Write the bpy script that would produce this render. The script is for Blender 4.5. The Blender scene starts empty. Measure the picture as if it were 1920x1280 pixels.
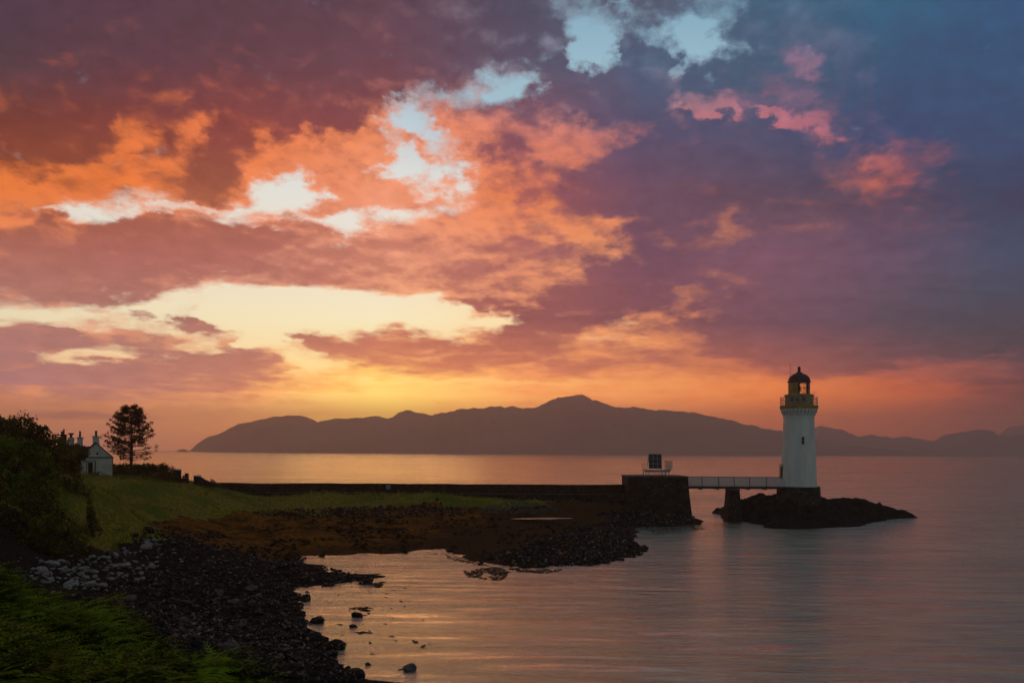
import bpy, math, random
import numpy as np
from mathutils import Vector, Matrix

random.seed(7)
rng = np.random.default_rng(11)
SC = bpy.context.scene
COL = SC.collection
R = math.radians

# ------------------------------------------------------------------ camera
F = 1493.0            # focal length in pixels of a 1920 wide frame (28 mm)
H = 10.7              # eye height above the water
CX, CY, ROLL = 960.0, 845.6, 0.0060
cam_d = bpy.data.cameras.new("camera")
cam_d.sensor_width = 36.0
cam_d.lens = 36.0 * F / 1920.0
cam_d.shift_y = (CY - 640.0) / 1920.0
cam_d.clip_start = 0.2
cam_d.clip_end = 60000.0
cam = bpy.data.objects.new("camera", cam_d)
cam.location = (0, 0, H)
cam.rotation_euler = (R(90), -ROLL, 0)
COL.objects.link(cam)
SC.camera = cam

SC.cycles.max_bounces = 4; SC.cycles.diffuse_bounces = 2; SC.cycles.glossy_bounces = 2; SC.cycles.volume_bounces = 1; SC.cycles.transparent_max_bounces = 10
SC.view_settings.view_transform = 'Standard'
SC.view_settings.look = 'None'
SC.view_settings.exposure = 0.0
SC.view_settings.gamma = 1.0
SC.view_settings.use_curve_mapping = False

def ray(px, py):
    dx, dy = px - CX, py - CY
    return (dx + ROLL * dy) / F, (dy - ROLL * dx) / F       # X per Y, drop per Y

def at(px, py, Y):
    a, b = ray(px, py)
    return Vector((a * Y, Y, H - b * Y))

def onz(px, py, z=0.0):
    a, b = ray(px, py)
    Y = (H - z) / b
    return Vector((a * Y, Y, z))

def lin(c):
    out = []
    for v in c:
        v = v / 255.0
        out.append(v / 12.92 if v <= 0.04045 else ((v + 0.055) / 1.055) ** 2.4)
    return out

# ------------------------------------------------------------------ sun
SUN_AZ = math.atan((722 - CX) / F)
SUN_EL = R(3.4)
sun_d = bpy.data.lights.new("sun", 'SUN')
sun_d.energy = 0.10
sun_d.angle = R(14.0)
sun_d.color = (1.0, 0.55, 0.22)
sun = bpy.data.objects.new("sun", sun_d)
_to = Vector((math.sin(SUN_AZ) * math.cos(SUN_EL), math.cos(SUN_AZ) * math.cos(SUN_EL), math.sin(SUN_EL)))
sun.rotation_euler = _to.to_track_quat('Z', 'Y').to_euler()
sun.location = _to * 50
COL.objects.link(sun)

# ------------------------------------------------------------------ sky: dusk sky texture under procedural sunset clouds, laid out by direction
world = bpy.data.worlds.new("World")
SC.world = world
world.use_nodes = True
world.cycles.sampling_method = 'MANUAL'; world.cycles.sample_map_resolution = 512
NT = world.node_tree
NT.nodes.clear()

class Nodes:
    def __init__(s, nt): s.nt = nt
    def new(s, t, **kw):
        n = s.nt.nodes.new(t)
        for k, v in kw.items(): setattr(n, k, v)
        return n
    def put(s, sock, v):
        if isinstance(v, bpy.types.NodeSocket): s.nt.links.new(v, sock)
        elif v is not None:
            try: sock.default_value = v
            except Exception: sock.default_value = tuple(v)[:len(sock.default_value)]
    def m(s, op, a, b=None, c=None, clamp=False):
        n = s.new('ShaderNodeMath', operation=op, use_clamp=clamp)
        for i, v in enumerate((a, b, c)):
            if v is not None: s.put(n.inputs[i], v)
        return n.outputs[0]
    def vm(s, op, a, b=None):
        n = s.new('ShaderNodeVectorMath', operation=op)
        s.put(n.inputs[0], a)
        if b is not None: s.put(n.inputs[1], b)
        return n.outputs[0]
    def mix(s, f, a, b, mode='MIX'):
        n = s.new('ShaderNodeMix', data_type='RGBA', blend_type=mode)
        s.put(n.inputs[0], f); s.put(n.inputs[6], a); s.put(n.inputs[7], b)
        return n.outputs[2]
    def smooth(s, x, lo, hi, to0=0.0, to1=1.0):
        n = s.new('ShaderNodeMapRange', interpolation_type='SMOOTHSTEP')
        s.put(n.inputs[0], x)
        for i, v in zip((1, 2, 3, 4), (lo, hi, to0, to1)): s.put(n.inputs[i], v)
        return n.outputs[0]
    def xyz(s, x, y, z):
        n = s.new('ShaderNodeCombineXYZ')
        s.put(n.inputs[0], x); s.put(n.inputs[1], y); s.put(n.inputs[2], z)
        return n.outputs[0]
    def noise(s, vec, scale, detail=5.0, rough=0.55, dist=0.0):
        n = s.new('ShaderNodeTexNoise')
        s.put(n.inputs['Vector'], vec)
        n.inputs['Scale'].default_value = scale
        n.inputs['Detail'].default_value = detail
        n.inputs['Roughness'].default_value = rough
        n.inputs['Distortion'].default_value = dist
        return n.outputs[0], n.outputs[1]
    def ramp(s, f, stops, interp='LINEAR'):
        n = s.new('ShaderNodeValToRGB')
        cr = n.color_ramp
        cr.interpolation = interp
        stops = sorted(stops, key=lambda q: q[0])
        cr.elements[0].position = stops[0][0]; cr.elements[0].color = (*stops[0][1], 1)
        cr.elements[1].position = stops[-1][0]; cr.elements[1].color = (*stops[-1][1], 1)
        for p, c in stops[1:-1]:
            e = cr.elements.new(p); e.color = (*c, 1)
        s.put(n.inputs[0], f)
        return n.outputs[0]

g = Nodes(NT)
tc = g.new('ShaderNodeTexCoord').outputs['Generated']
sep = g.new('ShaderNodeSeparateXYZ'); NT.links.new(tc, sep.inputs[0])
dx_, dy_, dz_ = sep.outputs
hor = g.m('SQRT', g.m('ADD', g.m('MULTIPLY', dx_, dx_), g.m('MULTIPLY', dy_, dy_)))
tan_el = g.m('MAXIMUM', g.m('DIVIDE', dz_, g.m('MAXIMUM', hor, 0.02)), 0.0)
az = g.m('ARCTAN2', dx_, dy_)
lnv = g.m('LOGARITHM', g.m('ADD', tan_el, 0.12), math.e)
P = g.xyz(g.m('MULTIPLY', az, 3.0), g.m('MULTIPLY', lnv, 2.2), 0.0)

wf, wc = g.noise(P, 2.6, 6.0, 0.60)
wsep = g.new('ShaderNodeSeparateXYZ'); NT.links.new(wc, wsep.inputs[0])
wx = g.m('SUBTRACT', wsep.outputs[0], 0.5)
wy = g.m('SUBTRACT', wsep.outputs[1], 0.5)
_, w2c = g.noise(g.vm('ADD', P, (3.3, 8.8, 0.4)), 8.0, 4.0, 0.6)                   # finer curl of the cloud edges
w2sep = g.new('ShaderNodeSeparateXYZ'); NT.links.new(w2c, w2sep.inputs[0])
w2x = g.m('SUBTRACT', w2sep.outputs[0], 0.5); w2y = g.m('SUBTRACT', w2sep.outputs[1], 0.5)
azw = g.m('MULTIPLY_ADD', w2x, 0.12, g.m('MULTIPLY_ADD', wx, 0.18, az))
tew = g.m('MULTIPLY_ADD', g.m('MULTIPLY', wy, g.m('ADD', tan_el, 0.05)), 0.36, tan_el)
azs = g.m('MULTIPLY_ADD', wx, 0.05, az)
tes = g.m('MULTIPLY_ADD', g.m('MULTIPLY', wy, g.m('ADD', tan_el, 0.05)), 0.10, tan_el)
TMAX = 0.60

def field(cols_px, rows_py, colour_at, azn, ten, interp):
    """interpolate a small table of values over azimuth (columns) and elevation (rows)"""
    tn = g.m('DIVIDE', ten, TMAX)
    acc, prev = None, None
    for k, px in enumerate(cols_px):
        a = math.atan((px - CX) / F)
        stops = []
        for j, py in enumerate(rows_py):
            pos = max(0.0, (CY - py) / F * math.cos(a)) / TMAX
            stops.append((pos, colour_at(j, k)))
        c = g.ramp(tn if acc is None else g.m('MULTIPLY_ADD', acc, 1e-9, tn), stops, interp)   # (one column after another)
        if acc is None: acc = c
        else:
            d = 1.0 / (a - prev)
            acc = g.mix(g.m('MULTIPLY_ADD', azn, d, -prev * d, clamp=True), acc, c)
        prev = a
    return acc

COVER = ["9"*17+"8467644"+"8"+"9"*8, "9"*17+"83353149"+"9"*8, "9"*17+"72163159"+"9"*8, "9"*14+"8557338348"+"9"*9,
 "9"*13+"8441747"+"9"*13, "9"*12+"83656"+"9"*16, "9"*12+"717"+"9"*18, "9"*11+"8535"+"9"*18, "9"*9+"7661328"+"9"*17,
 "999"+"86787416754377"+"9"*16, "97433664335554568"+"9"*16, "8"+"9"*8+"84368"+"9"*19, "9"*10+"678"+"9"*20, "9"*8+"78"+"9"*23,
 "689875210000124878"+"9"*15, "1111327100000013899967"+"9"*11, "9976652403777656766467"+"9"*11, "842237875126"+"8"*12+"9"*8+"8",
 "9"*7+"877652223455"+"4"*9+"66888", "766667665432012223"+"4"*12+"666", "244443222211001112"+"3"*12+"444", "1"*33]
LIGHT = ["0"*6+"1"*11+"2321122233221211", "0"*6+"1"*11+"2321122133321121", "0"*10+"1"*7+"2320122133321122", "11"+"0"*10+"1"*5+"2320121242210122",
 "21111021111111133"+"2210001221110122", "31213241111136632"+"2111575342100011", "21114251133588665"+"5652101144111000", "12333333477889753"+"6643111111541100",
 "57898534899998865"+"6322111112531100", "89875547887668876"+"3222122222321100", "99544667777888776"+"4542234321111111", "51111432235656677"+"8774244222111111",
 "52111111233435665"+"5463432112321111", "43323222222366555"+"6631443111221111", "22222333356788756"+"4101552112211000", "33332213455555541"+"0014732111100000",
 "11243433422233455"+"6786542110001233", "11111111234643344"+"4334676521146754", "11112345677899998"+"8776667777676444", "77777556788999887"+"7666667776655444", "5"*33, "4"*33]
assert all(len(s) == 33 for s in COVER + LIGHT), [len(s) for s in COVER + LIGHT]

n1, _ = g.noise(P, 6.0, 9.0, 0.57, 0.25)
toward = g.xyz(g.m('MULTIPLY', g.m('SUBTRACT', SUN_AZ, az), 0.10), -0.050, 0.0)       # a step towards the sun: which side of a billow is lit
n1s, _ = g.noise(g.vm('ADD', P, toward), 6.0, 9.0, 0.57, 0.25)
relief = g.m('SUBTRACT', n1, n1s)
nf, _ = g.noise(g.vm('ADD', P, (2.1, 7.7, 1.3)), 24.0, 6.0, 0.62, 0.2)
P2 = g.vm('ADD', P, (5.2, 1.7, 3.1))
n2, _ = g.noise(P2, 5.0, 8.0, 0.60, 0.4)
P3 = g.xyz(g.m('MULTIPLY', az, 2.0), g.m('MULTIPLY', lnv, 9.0), 4.0)
n3, _ = g.noise(P3, 3.0, 6.0, 0.6)                                  # flat streaks near the horizon
streak = g.smooth(tan_el, 0.17, 0.03)

cl = field([60 * k for k in range(33)], [40 * j for j in range(22)],
           lambda j, k: (int(COVER[j][k]) / 9.0, int(LIGHT[j][k]) / 9.0, 0.0), azw, tew, 'EASE')
# single clouds, gaps and lit wisps: ellipses on the sky (photo bearing x, y, half length, half height, tilt in degrees, cover, light)
FEAT = [(1080,585,185,42,22,.6,-.70),(1200,515,75,62,20,.4,-.70),(1250,345,240,85,0,.3,-.55),(1560,605,350,78,3,.3,-.50),(1480,490,230,60,0,.1,-.28),(1420,250,200,30,0,.2,-.3),
 (280,462,285,42,0,.5,-.45),(110,525,190,38,-4,.4,-.35),(185,562,80,18,-8,.6,-.35),(830,500,260,46,0,.5,-.22),(405,300,95,75,30,.2,-.30),(140,220,130,55,0,.1,-.28),(110,270,130,42,0,0,-.40),(60,330,40,18,0,0,-.2),(420,345,60,30,20,.2,-.25),(480,240,60,40,0,0,-.3),(610,225,110,22,8,0,-.3),(620,345,50,26,0,0,-.25),(690,330,30,20,0,0,-.2),(950,290,50,28,0,0,-.35),(845,395,40,22,0,0,-.2),
 (357,607,46,10,-3,1.2,-.5),(268,598,22,8,0,.9,-.4),(120,627,50,6,0,.8,-.3),(55,648,115,20,0,.8,-.45),(265,640,95,13,0,.7,.1),(428,648,15,14,0,.8,.1),
 (600,644,62,10,-8,1.0,-.35),(735,655,115,20,0,.9,-.25),(1000,652,210,14,2,.6,-.1),(950,690,290,22,0,.6,-.15),(420,682,115,13,-6,.9,-.4),(110,690,170,16,-3,.7,-.35),(250,722,330,24,0,.5,-.25),
 (890,570,80,10,4,1.1,-.4),(150,783,90,7,0,1.0,-.5),(290,786,40,4,0,.6,-.3),
 (180,676,115,8,-2,-1.0,.1),(540,585,330,36,0,-1.2,0),(820,598,85,38,0,-1.1,0),(560,690,80,14,0,-.8,.2),(470,640,50,20,0,-1.0,0),
 (797,238,26,32,0,-1.2,.1),(742,316,44,22,0,-.8,.1),(835,320,30,46,-8,-.7,.1),(690,365,85,36,8,.9,.25),(775,283,45,14,-10,.6,.3),(620,325,50,30,25,.6,.25),(800,375,50,16,0,.5,.3),(905,420,70,26,0,.4,.15),(600,395,60,18,0,.5,.3),(1040,150,40,30,-20,.4,-.1),(545,362,60,32,10,-1.4,.1),(600,402,150,30,4,-.5,.1),(330,395,150,10,2,-.7,.1),(125,400,65,9,10,-.8,.1),(490,425,90,12,0,-.6,.2),
 (690,412,100,15,0,-.6,.2),(640,442,40,24,30,-.9,.1),(190,546,17,8,0,-1.2,0),(430,498,48,6,4,-.9,.1),
 (1120,92,62,52,20,-1.0,0),(960,152,62,40,-30,-.9,0),(1310,78,45,62,20,-1.2,0),(1170,4,22,9,0,-1.1,0),(880,130,50,22,-10,-.6,0),(1205,122,40,55,0,1.2,-.4),(1060,135,42,28,-20,.9,-.3),(1150,175,90,30,0,.8,-.3),
 (230,312,110,24,4,0,.40),(70,378,120,38,14,0,.5),(555,272,30,30,0,0,.5),(670,268,75,40,12,0,.45),(238,248,34,26,-35,0,.35),(355,248,34,32,0,-.25,.55),(905,335,55,60,0,0,.3),(1085,265,75,45,15,0,.32),(1110,432,120,15,12,0,.5),(880,210,40,40,0,0,.25),
 (1330,203,62,13,-13,0,.75),(1452,212,42,11,-20,0,.75),(1495,226,28,20,0,0,.6),(1535,228,26,20,0,0,.55),(1502,122,40,20,10,0,.5),(1640,306,44,26,0,0,.30),
 (1372,418,30,28,0,0,.18),(1430,432,50,18,0,0,.05),(1235,460,26,40,-20,0,.30),(1320,536,60,11,6,0,.08),(1190,640,90,12,0,-.3,.2),
 (930,716,320,5,-1,-1.0,.5),(720,742,85,4,0,-1.0,.5),(575,745,70,3,-2,-.9,.4),(740,776,70,12,0,-.9,.4),(1600,742,200,7,-2,0,.4),(1850,672,85,14,12,0,.5),(1500,747,45,6,0,.3,-.3),(1650,705,240,14,6,-.2,.3)]
safe_y = g.m('MAXIMUM', dy_, 0.05)
fu = g.m('ADD', g.m('DIVIDE', dx_, safe_y), g.m('ADD', g.m('MULTIPLY', wx, 0.085), g.m('MULTIPLY', w2x, 0.085)))
fv_s = g.m('ADD', g.m('DIVIDE', dz_, safe_y), 0.05)
fv = g.m('ADD', g.m('DIVIDE', dz_, safe_y), g.m('MULTIPLY', fv_s, g.m('ADD', g.m('MULTIPLY', wy, 0.15), g.m('MULTIPLY', w2y, 0.17))))
FUV = g.xyz(fu, fv, 0.0)
state = cl
for (cx_, cy_, rx_, ry_, an_, dc_, dl_) in FEAT:
    mp = g.new('ShaderNodeMapping', vector_type='TEXTURE')
    ma = g.new('ShaderNodeVectorMath', operation='MULTIPLY_ADD')
    g.put(ma.inputs[0], state); ma.inputs[1].default_value = (1e-9, 1e-9, 1e-9); g.put(ma.inputs[2], FUV)
    NT.links.new(ma.outputs[0], mp.inputs[0])
    mp.inputs['Location'].default_value = ((cx_ - CX) / F, (CY - cy_) / F, 0)
    mp.inputs['Rotation'].default_value = (0, 0, R(an_))
    mp.inputs['Scale'].default_value = (rx_ / F, ry_ / F, 1)
    ln_ = g.new('ShaderNodeVectorMath', operation='LENGTH'); NT.links.new(mp.outputs[0], ln_.inputs[0])
    wgt = g.smooth(ln_.outputs['Value'], 1.55, 0.30)
    ma = g.new('ShaderNodeVectorMath', operation='MULTIPLY_ADD')
    g.put(ma.inputs[0], wgt); ma.inputs[1].default_value = (dc_ * (0.38 if dc_ < 0 else 0.6), dl_ * 0.85, 0); g.put(ma.inputs[2], state)
    state = ma.outputs[0]
ssep = g.new('ShaderNodeSeparateXYZ'); NT.links.new(state, ssep.inputs[0])
f_cov = g.m('MINIMUM', g.m('MULTIPLY_ADD', ssep.outputs[0], 1.24, -0.04), 1.32)
f_lit = g.m('MINIMUM', g.m('MAXIMUM', ssep.outputs[1], 0.03), 0.78)
n_cov = g.m('ADD', g.m('ADD', g.m('MULTIPLY', g.m('SUBTRACT', n1, 0.5), 1.75), g.m('MULTIPLY', g.m('SUBTRACT', nf, 0.5), 0.80)),
            g.m('MULTIPLY', g.m('MULTIPLY', g.m('SUBTRACT', n3, 0.5), streak), 1.7))
cov = g.m('ADD', f_cov, n_cov)
alpha = g.smooth(cov, -0.06, 0.98)
lit = g.m('ADD', f_lit, g.m('ADD', g.m('MULTIPLY', g.m('SUBTRACT', n2, 0.5), g.smooth(az, 0.02, 0.30, 1.15, 0.5)), g.m('MULTIPLY', g.m('MULTIPLY', g.m('SUBTRACT', n3, 0.5), streak), 1.2)))
lit = g.m('MULTIPLY_ADD', relief, g.smooth(az, 0.02, 0.30, 1.5, 0.7), lit)                # the great bank to the right is calmer
lit = g.m('MULTIPLY_ADD', g.m('SUBTRACT', nf, 0.5), 0.30, lit)
thin = g.smooth(cov, 1.0, 0.45)
lit = g.smooth(g.m('MULTIPLY_ADD', thin, 0.20, lit), 0.06, 0.98)

C9 = [0, 240, 480, 720, 960, 1200, 1440, 1680, 1920]
R8 = [0, 120, 240, 360, 480, 600, 720, 790, 840]
DARK = [
 [(76,57,71),(84,58,72),(86,60,72),(92,66,80),(78,74,94),(84,84,106),(68,94,120),(56,92,122),(34,84,120)],
 [(82,58,68),(90,58,70),(97,62,72),(106,68,80),(90,80,100),(76,92,118),(70,90,114),(54,82,112),(42,82,114)],
 [(118,58,50),(125,60,55),(134,65,64),(132,70,74),(126,78,92),(84,78,106),(80,80,108),(64,74,108),(54,78,110)],
 [(145,72,45),(150,80,58),(152,84,66),(165,86,76),(148,80,86),(106,74,92),(92,72,88),(86,70,88),(60,66,90)],
 [(168,104,92),(166,98,90),(172,104,94),(196,124,104),(166,98,94),(110,73,90),(122,82,98),(104,80,98),(72,78,98)],
 [(166,114,106),(164,112,104),(164,110,100),(186,110,95),(144,82,82),(126,76,84),(112,76,88),(92,74,84),(76,70,76)],
 [(160,110,110),(168,112,104),(186,118,98),(212,128,90),(212,124,90),(196,114,86),(172,94,74),(134,78,72),(108,68,68)],
 [(172,112,106),(184,118,102),(204,124,90),(226,136,80),(216,124,82),(200,112,78),(190,98,70),(165,86,70),(130,74,70)],
 [(178,112,108),(185,115,102),(200,118,85),(220,120,65),(210,110,68),(195,100,68),(175,90,68),(150,80,70),(125,72,70)]]
LIT = [
 [(110,75,80),(120,78,85),(120,80,85),(130,88,95),(130,130,150),(130,150,170),(92,125,150),(76,112,140),(48,102,136)],
 [(170,85,62),(165,85,70),(165,90,82),(160,100,105),(150,145,160),(130,150,170),(150,112,136),(110,105,132),(60,100,130)],
 [(205,108,62),(222,116,64),(226,118,70),(236,140,95),(222,130,108),(195,118,112),(196,112,122),(160,96,108),(90,92,120)],
 [(232,122,60),(232,120,58),(240,135,85),(238,150,115),(232,128,78),(215,120,80),(215,125,88),(190,95,80),(100,82,96)],
 [(225,135,95),(226,145,115),(232,160,135),(242,160,125),(236,148,108),(236,150,96),(228,138,88),(150,98,104),(90,88,104)],
 [(222,150,118),(218,145,115),(240,170,130),(244,175,125),(236,155,110),(236,148,98),(205,115,85),(140,92,98),(100,82,90)],
 [(205,130,100),(222,144,104),(244,170,104),(255,196,96),(240,152,90),(230,142,86),(215,118,70),(185,95,66),(135,74,66)],
 [(225,142,98),(226,144,100),(238,156,96),(255,192,84),(238,146,82),(220,126,76),(205,110,66),(175,90,64),(130,72,64)],
 [(215,135,105),(215,132,100),(225,135,80),(245,150,70),(225,125,68),(205,108,66),(190,98,66),(165,86,68),(130,74,68)]]
SKYC = [
 [(132,170,190)] * 9, [(152,186,202)] * 9,
 [(184,200,208),(184,200,208),(190,203,208),(196,208,214),(160,190,204),(140,184,204),(140,180,200),(140,170,190),(120,160,180)],
 [(222,218,208),(222,220,210),(224,222,212),(226,224,216),(226,220,212),(210,190,190),(200,170,170),(180,140,140),(150,120,130)],
 [(226,216,198),(228,218,200),(230,220,204),(232,222,206),(236,210,180),(230,170,130),(225,150,110),(190,120,105),(150,105,105)],
 [(226,212,176),(234,218,180),(238,224,184),(242,228,188),(246,220,170),(244,180,120),(230,140,90),(200,110,80),(160,90,80)],
 [(228,170,122),(238,190,132),(250,206,132),(255,216,120),(248,178,104),(234,152,92),(228,132,74),(188,98,66),(140,76,66)],
 [(228,146,100),(230,148,102),(242,164,96),(255,198,88),(240,152,82),(224,130,76),(205,108,66),(176,90,64),(134,74,64)],
 [(206,132,110),(206,130,106),(218,132,84),(245,152,70),(224,122,66),(204,106,64),(190,96,64),(165,86,66),(132,74,66)]]
def tab(T): return lambda j, k: lin(T[j][k])
sky_c = field(C9, R8, tab(SKYC), azs, tan_el, 'LINEAR')
dark_c = field(C9, R8, tab(DARK), azs, tes, 'LINEAR')
lit_c = field(C9, R8, tab(LIT), azs, tes, 'LINEAR')
cloud = g.mix(lit, dark_c, lit_c)
n4, _ = g.noise(P2, 13.0, 7.0, 0.6, 0.2)
cloud = g.mix(1.0, cloud, g.xyz(*[g.m('MULTIPLY_ADD', n4, 0.50, 0.75)] * 3), 'MULTIPLY')
front = g.mix(alpha, sky_c, cloud)

# the air near the horizon is seen through the haze built below: the sky behind it is that much brighter
HAZE, HAZE_TOP, HAZE_END = 3.5e-4, 285.0, 6300.0
tau = g.m('MULTIPLY', g.m('MINIMUM', g.m('DIVIDE', HAZE_TOP, g.m('MAXIMUM', tan_el, 0.004)), HAZE_END), HAZE)
etau = g.m('POWER', math.e, tau)
etau = g.m('MINIMUM', etau, 4.2)
ins = g.m('SUBTRACT', 1.0, g.m('DIVIDE', 1.0, etau))
scat = g.mix(1.0, (0.15, 0.070, 0.058, 1), g.xyz(ins, ins, ins), 'MULTIPLY')
front = g.vm('MULTIPLY', g.vm('MAXIMUM', g.vm('SUBTRACT', front, scat), (0.02, 0.015, 0.01)), g.xyz(etau, etau, etau))

# the rest of the sky (behind and beside the view): clear dusk sky with thin grey cloud
sky = g.new('ShaderNodeTexSky', sky_type='NISHITA', sun_disc=False)
sky.sun_elevation = SUN_EL
sky.sun_rotation = SUN_AZ
sky.dust_density = 2.0
dusk = g.mix(1.0, sky.outputs[0], (0.05, 0.05, 0.05, 1), 'MULTIPLY')
grey = g.mix(g.smooth(n2, 0.3, 0.7), (0.11, 0.155, 0.180, 1), (0.17, 0.20, 0.215, 1))
back = g.mix(0.75, dusk, grey)
side = g.smooth(dy_, 0.72, 0.15)
final = g.mix(side, front, back)
bg = g.new('ShaderNodeBackground')
NT.links.new(final, bg.inputs[0])
bg.inputs[1].default_value = 1.0
NT.links.new(bg.outputs[0], g.new('ShaderNodeOutputWorld').inputs[0])

# ------------------------------------------------------------------ helpers
MATS = {}
def material(name, color, rough=0.8, var=0.25, scale=3.0, bump=0.0, bscale=None, metallic=0.0, spec=0.3, col2=None, stretch=None, lo=0.32, hi=0.68):
    """procedural principled material: two colours mixed by noise, optional bump"""
    if name in MATS: return MATS[name]
    mt = bpy.data.materials.new(name); mt.use_nodes = True
    nt = mt.node_tree; b = nt.nodes['Principled BSDF']; q = Nodes(nt)
    co = q.new('ShaderNodeTexCoord').outputs['Object']
    if stretch:
        mp = q.new('ShaderNodeMapping'); nt.links.new(co, mp.inputs[0]); mp.inputs['Scale'].default_value = stretch
        co = mp.outputs[0]
    f, _ = q.noise(co, scale, 6.0, 0.6)
    c1 = [v * (1 - var) for v in color]
    c2 = col2 if col2 else [min(1, v * (1 + var)) for v in color]
    c = q.mix(q.smooth(f, lo, hi), (*c1, 1), (*c2, 1))
    nt.links.new(c, b.inputs['Base Color'])
    b.inputs['Roughness'].default_value = rough
    b.inputs['Metallic'].default_value = metallic
    b.inputs['Specular IOR Level'].default_value = spec
    if bump:
        f2, _ = q.noise(co, bscale or scale * 4, 5.0, 0.6)
        bp = q.new('ShaderNodeBump'); bp.inputs['Strength'].default_value = bump; bp.inputs['Distance'].default_value = 0.1
        nt.links.new(f2, bp.inputs['Height']); nt.links.new(bp.outputs[0], b.inputs['Normal'])
    MATS[name] = mt
    return mt

def masonry(name, c1, c2, mortar, bw=0.6, bh=0.28, vert=False):
    mt = bpy.data.materials.new(name); mt.use_nodes = True
    nt = mt.node_tree; b = nt.nodes['Principled BSDF']; q = Nodes(nt)
    co = q.new('ShaderNodeTexCoord').outputs['Object']
    sp = q.new('ShaderNodeSeparateXYZ'); nt.links.new(co, sp.inputs[0])
    u = q.m('ADD', sp.outputs[0], sp.outputs[1])
    wv, wcol = q.noise(co, 1.7, 4.0, 0.6)
    v = q.xyz(q.m('MULTIPLY_ADD', wv, 0.5, u), q.m('MULTIPLY_ADD', wv, 0.35, sp.outputs[2]), 0.0)
    br = q.new('ShaderNodeTexBrick'); nt.links.new(v, br.inputs[0])
    br.inputs['Color1'].default_value = (*c1, 1); br.inputs['Color2'].default_value = (*c2, 1); br.inputs['Mortar'].default_value = (*mortar, 1)
    br.inputs['Scale'].default_value = 1.0; br.inputs['Brick Width'].default_value = bw; br.inputs['Row Height'].default_value = bh
    br.inputs['Mortar Size'].default_value = 0.03; br.inputs['Mortar Smooth'].default_value = 0.4
    f, _ = q.noise(co, 0.9, 6.0, 0.65)
    f2, _ = q.noise(co, 4.5, 3.0, 0.5)
    dk = q.mix(q.smooth(f, 0.35, 0.65), (0.45, 0.42, 0.36, 1), (1, 1, 1, 1))
    c = q.mix(1.0, br.outputs[0], dk, 'MULTIPLY')
    c = q.mix(q.smooth(f2, 0.65, 0.71), c, (0.32, 0.29, 0.20, 1))          # pale lichen spots
    nt.links.new(c, b.inputs['Base Color']); b.inputs['Roughness'].default_value = 0.9
    b.inputs['Specular IOR Level'].default_value = 0.2
    bp = q.new('ShaderNodeBump'); bp.inputs['Strength'].default_value = 0.7; bp.inputs['Distance'].default_value = 0.08
    hgt = q.m('SUBTRACT', q.m('MULTIPLY', f2, 0.6), br.outputs[1])
    nt.links.new(hgt, bp.inputs['Height']); nt.links.new(bp.outputs[0], b.inputs['Normal'])
    MATS[name] = mt
    return mt

def mesh_np(name, V, Fc, mat=None, parent=None, loc=None, smooth=False):
    me = bpy.data.meshes.new(name)
    V = np.asarray(V, dtype=np.float32)
    if isinstance(Fc, np.ndarray):
        k = Fc.shape[1]; n = len(Fc)
        me.vertices.add(len(V)); me.vertices.foreach_set('co', V.ravel())
        me.loops.add(n * k); me.loops.foreach_set('vertex_index', Fc.astype(np.int32).ravel())
        me.polygons.add(n); me.polygons.foreach_set('loop_start', np.arange(0, n * k, k, dtype=np.int32))
        try: me.polygons.foreach_set('loop_total', np.full(n, k, dtype=np.int32))
        except Exception: pass
        me.update(calc_edges=True)
    else:
        me.from_pydata(V.tolist(), [], Fc)
    if smooth: me.polygons.foreach_set('use_smooth', np.ones(len(me.polygons), dtype=bool))
    me.validate()
    if mat: me.materials.append(mat)
    o = bpy.data.objects.new(name, me); COL.objects.link(o)
    if parent: o.parent = parent
    if loc is not None: o.location = loc
    return o

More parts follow.
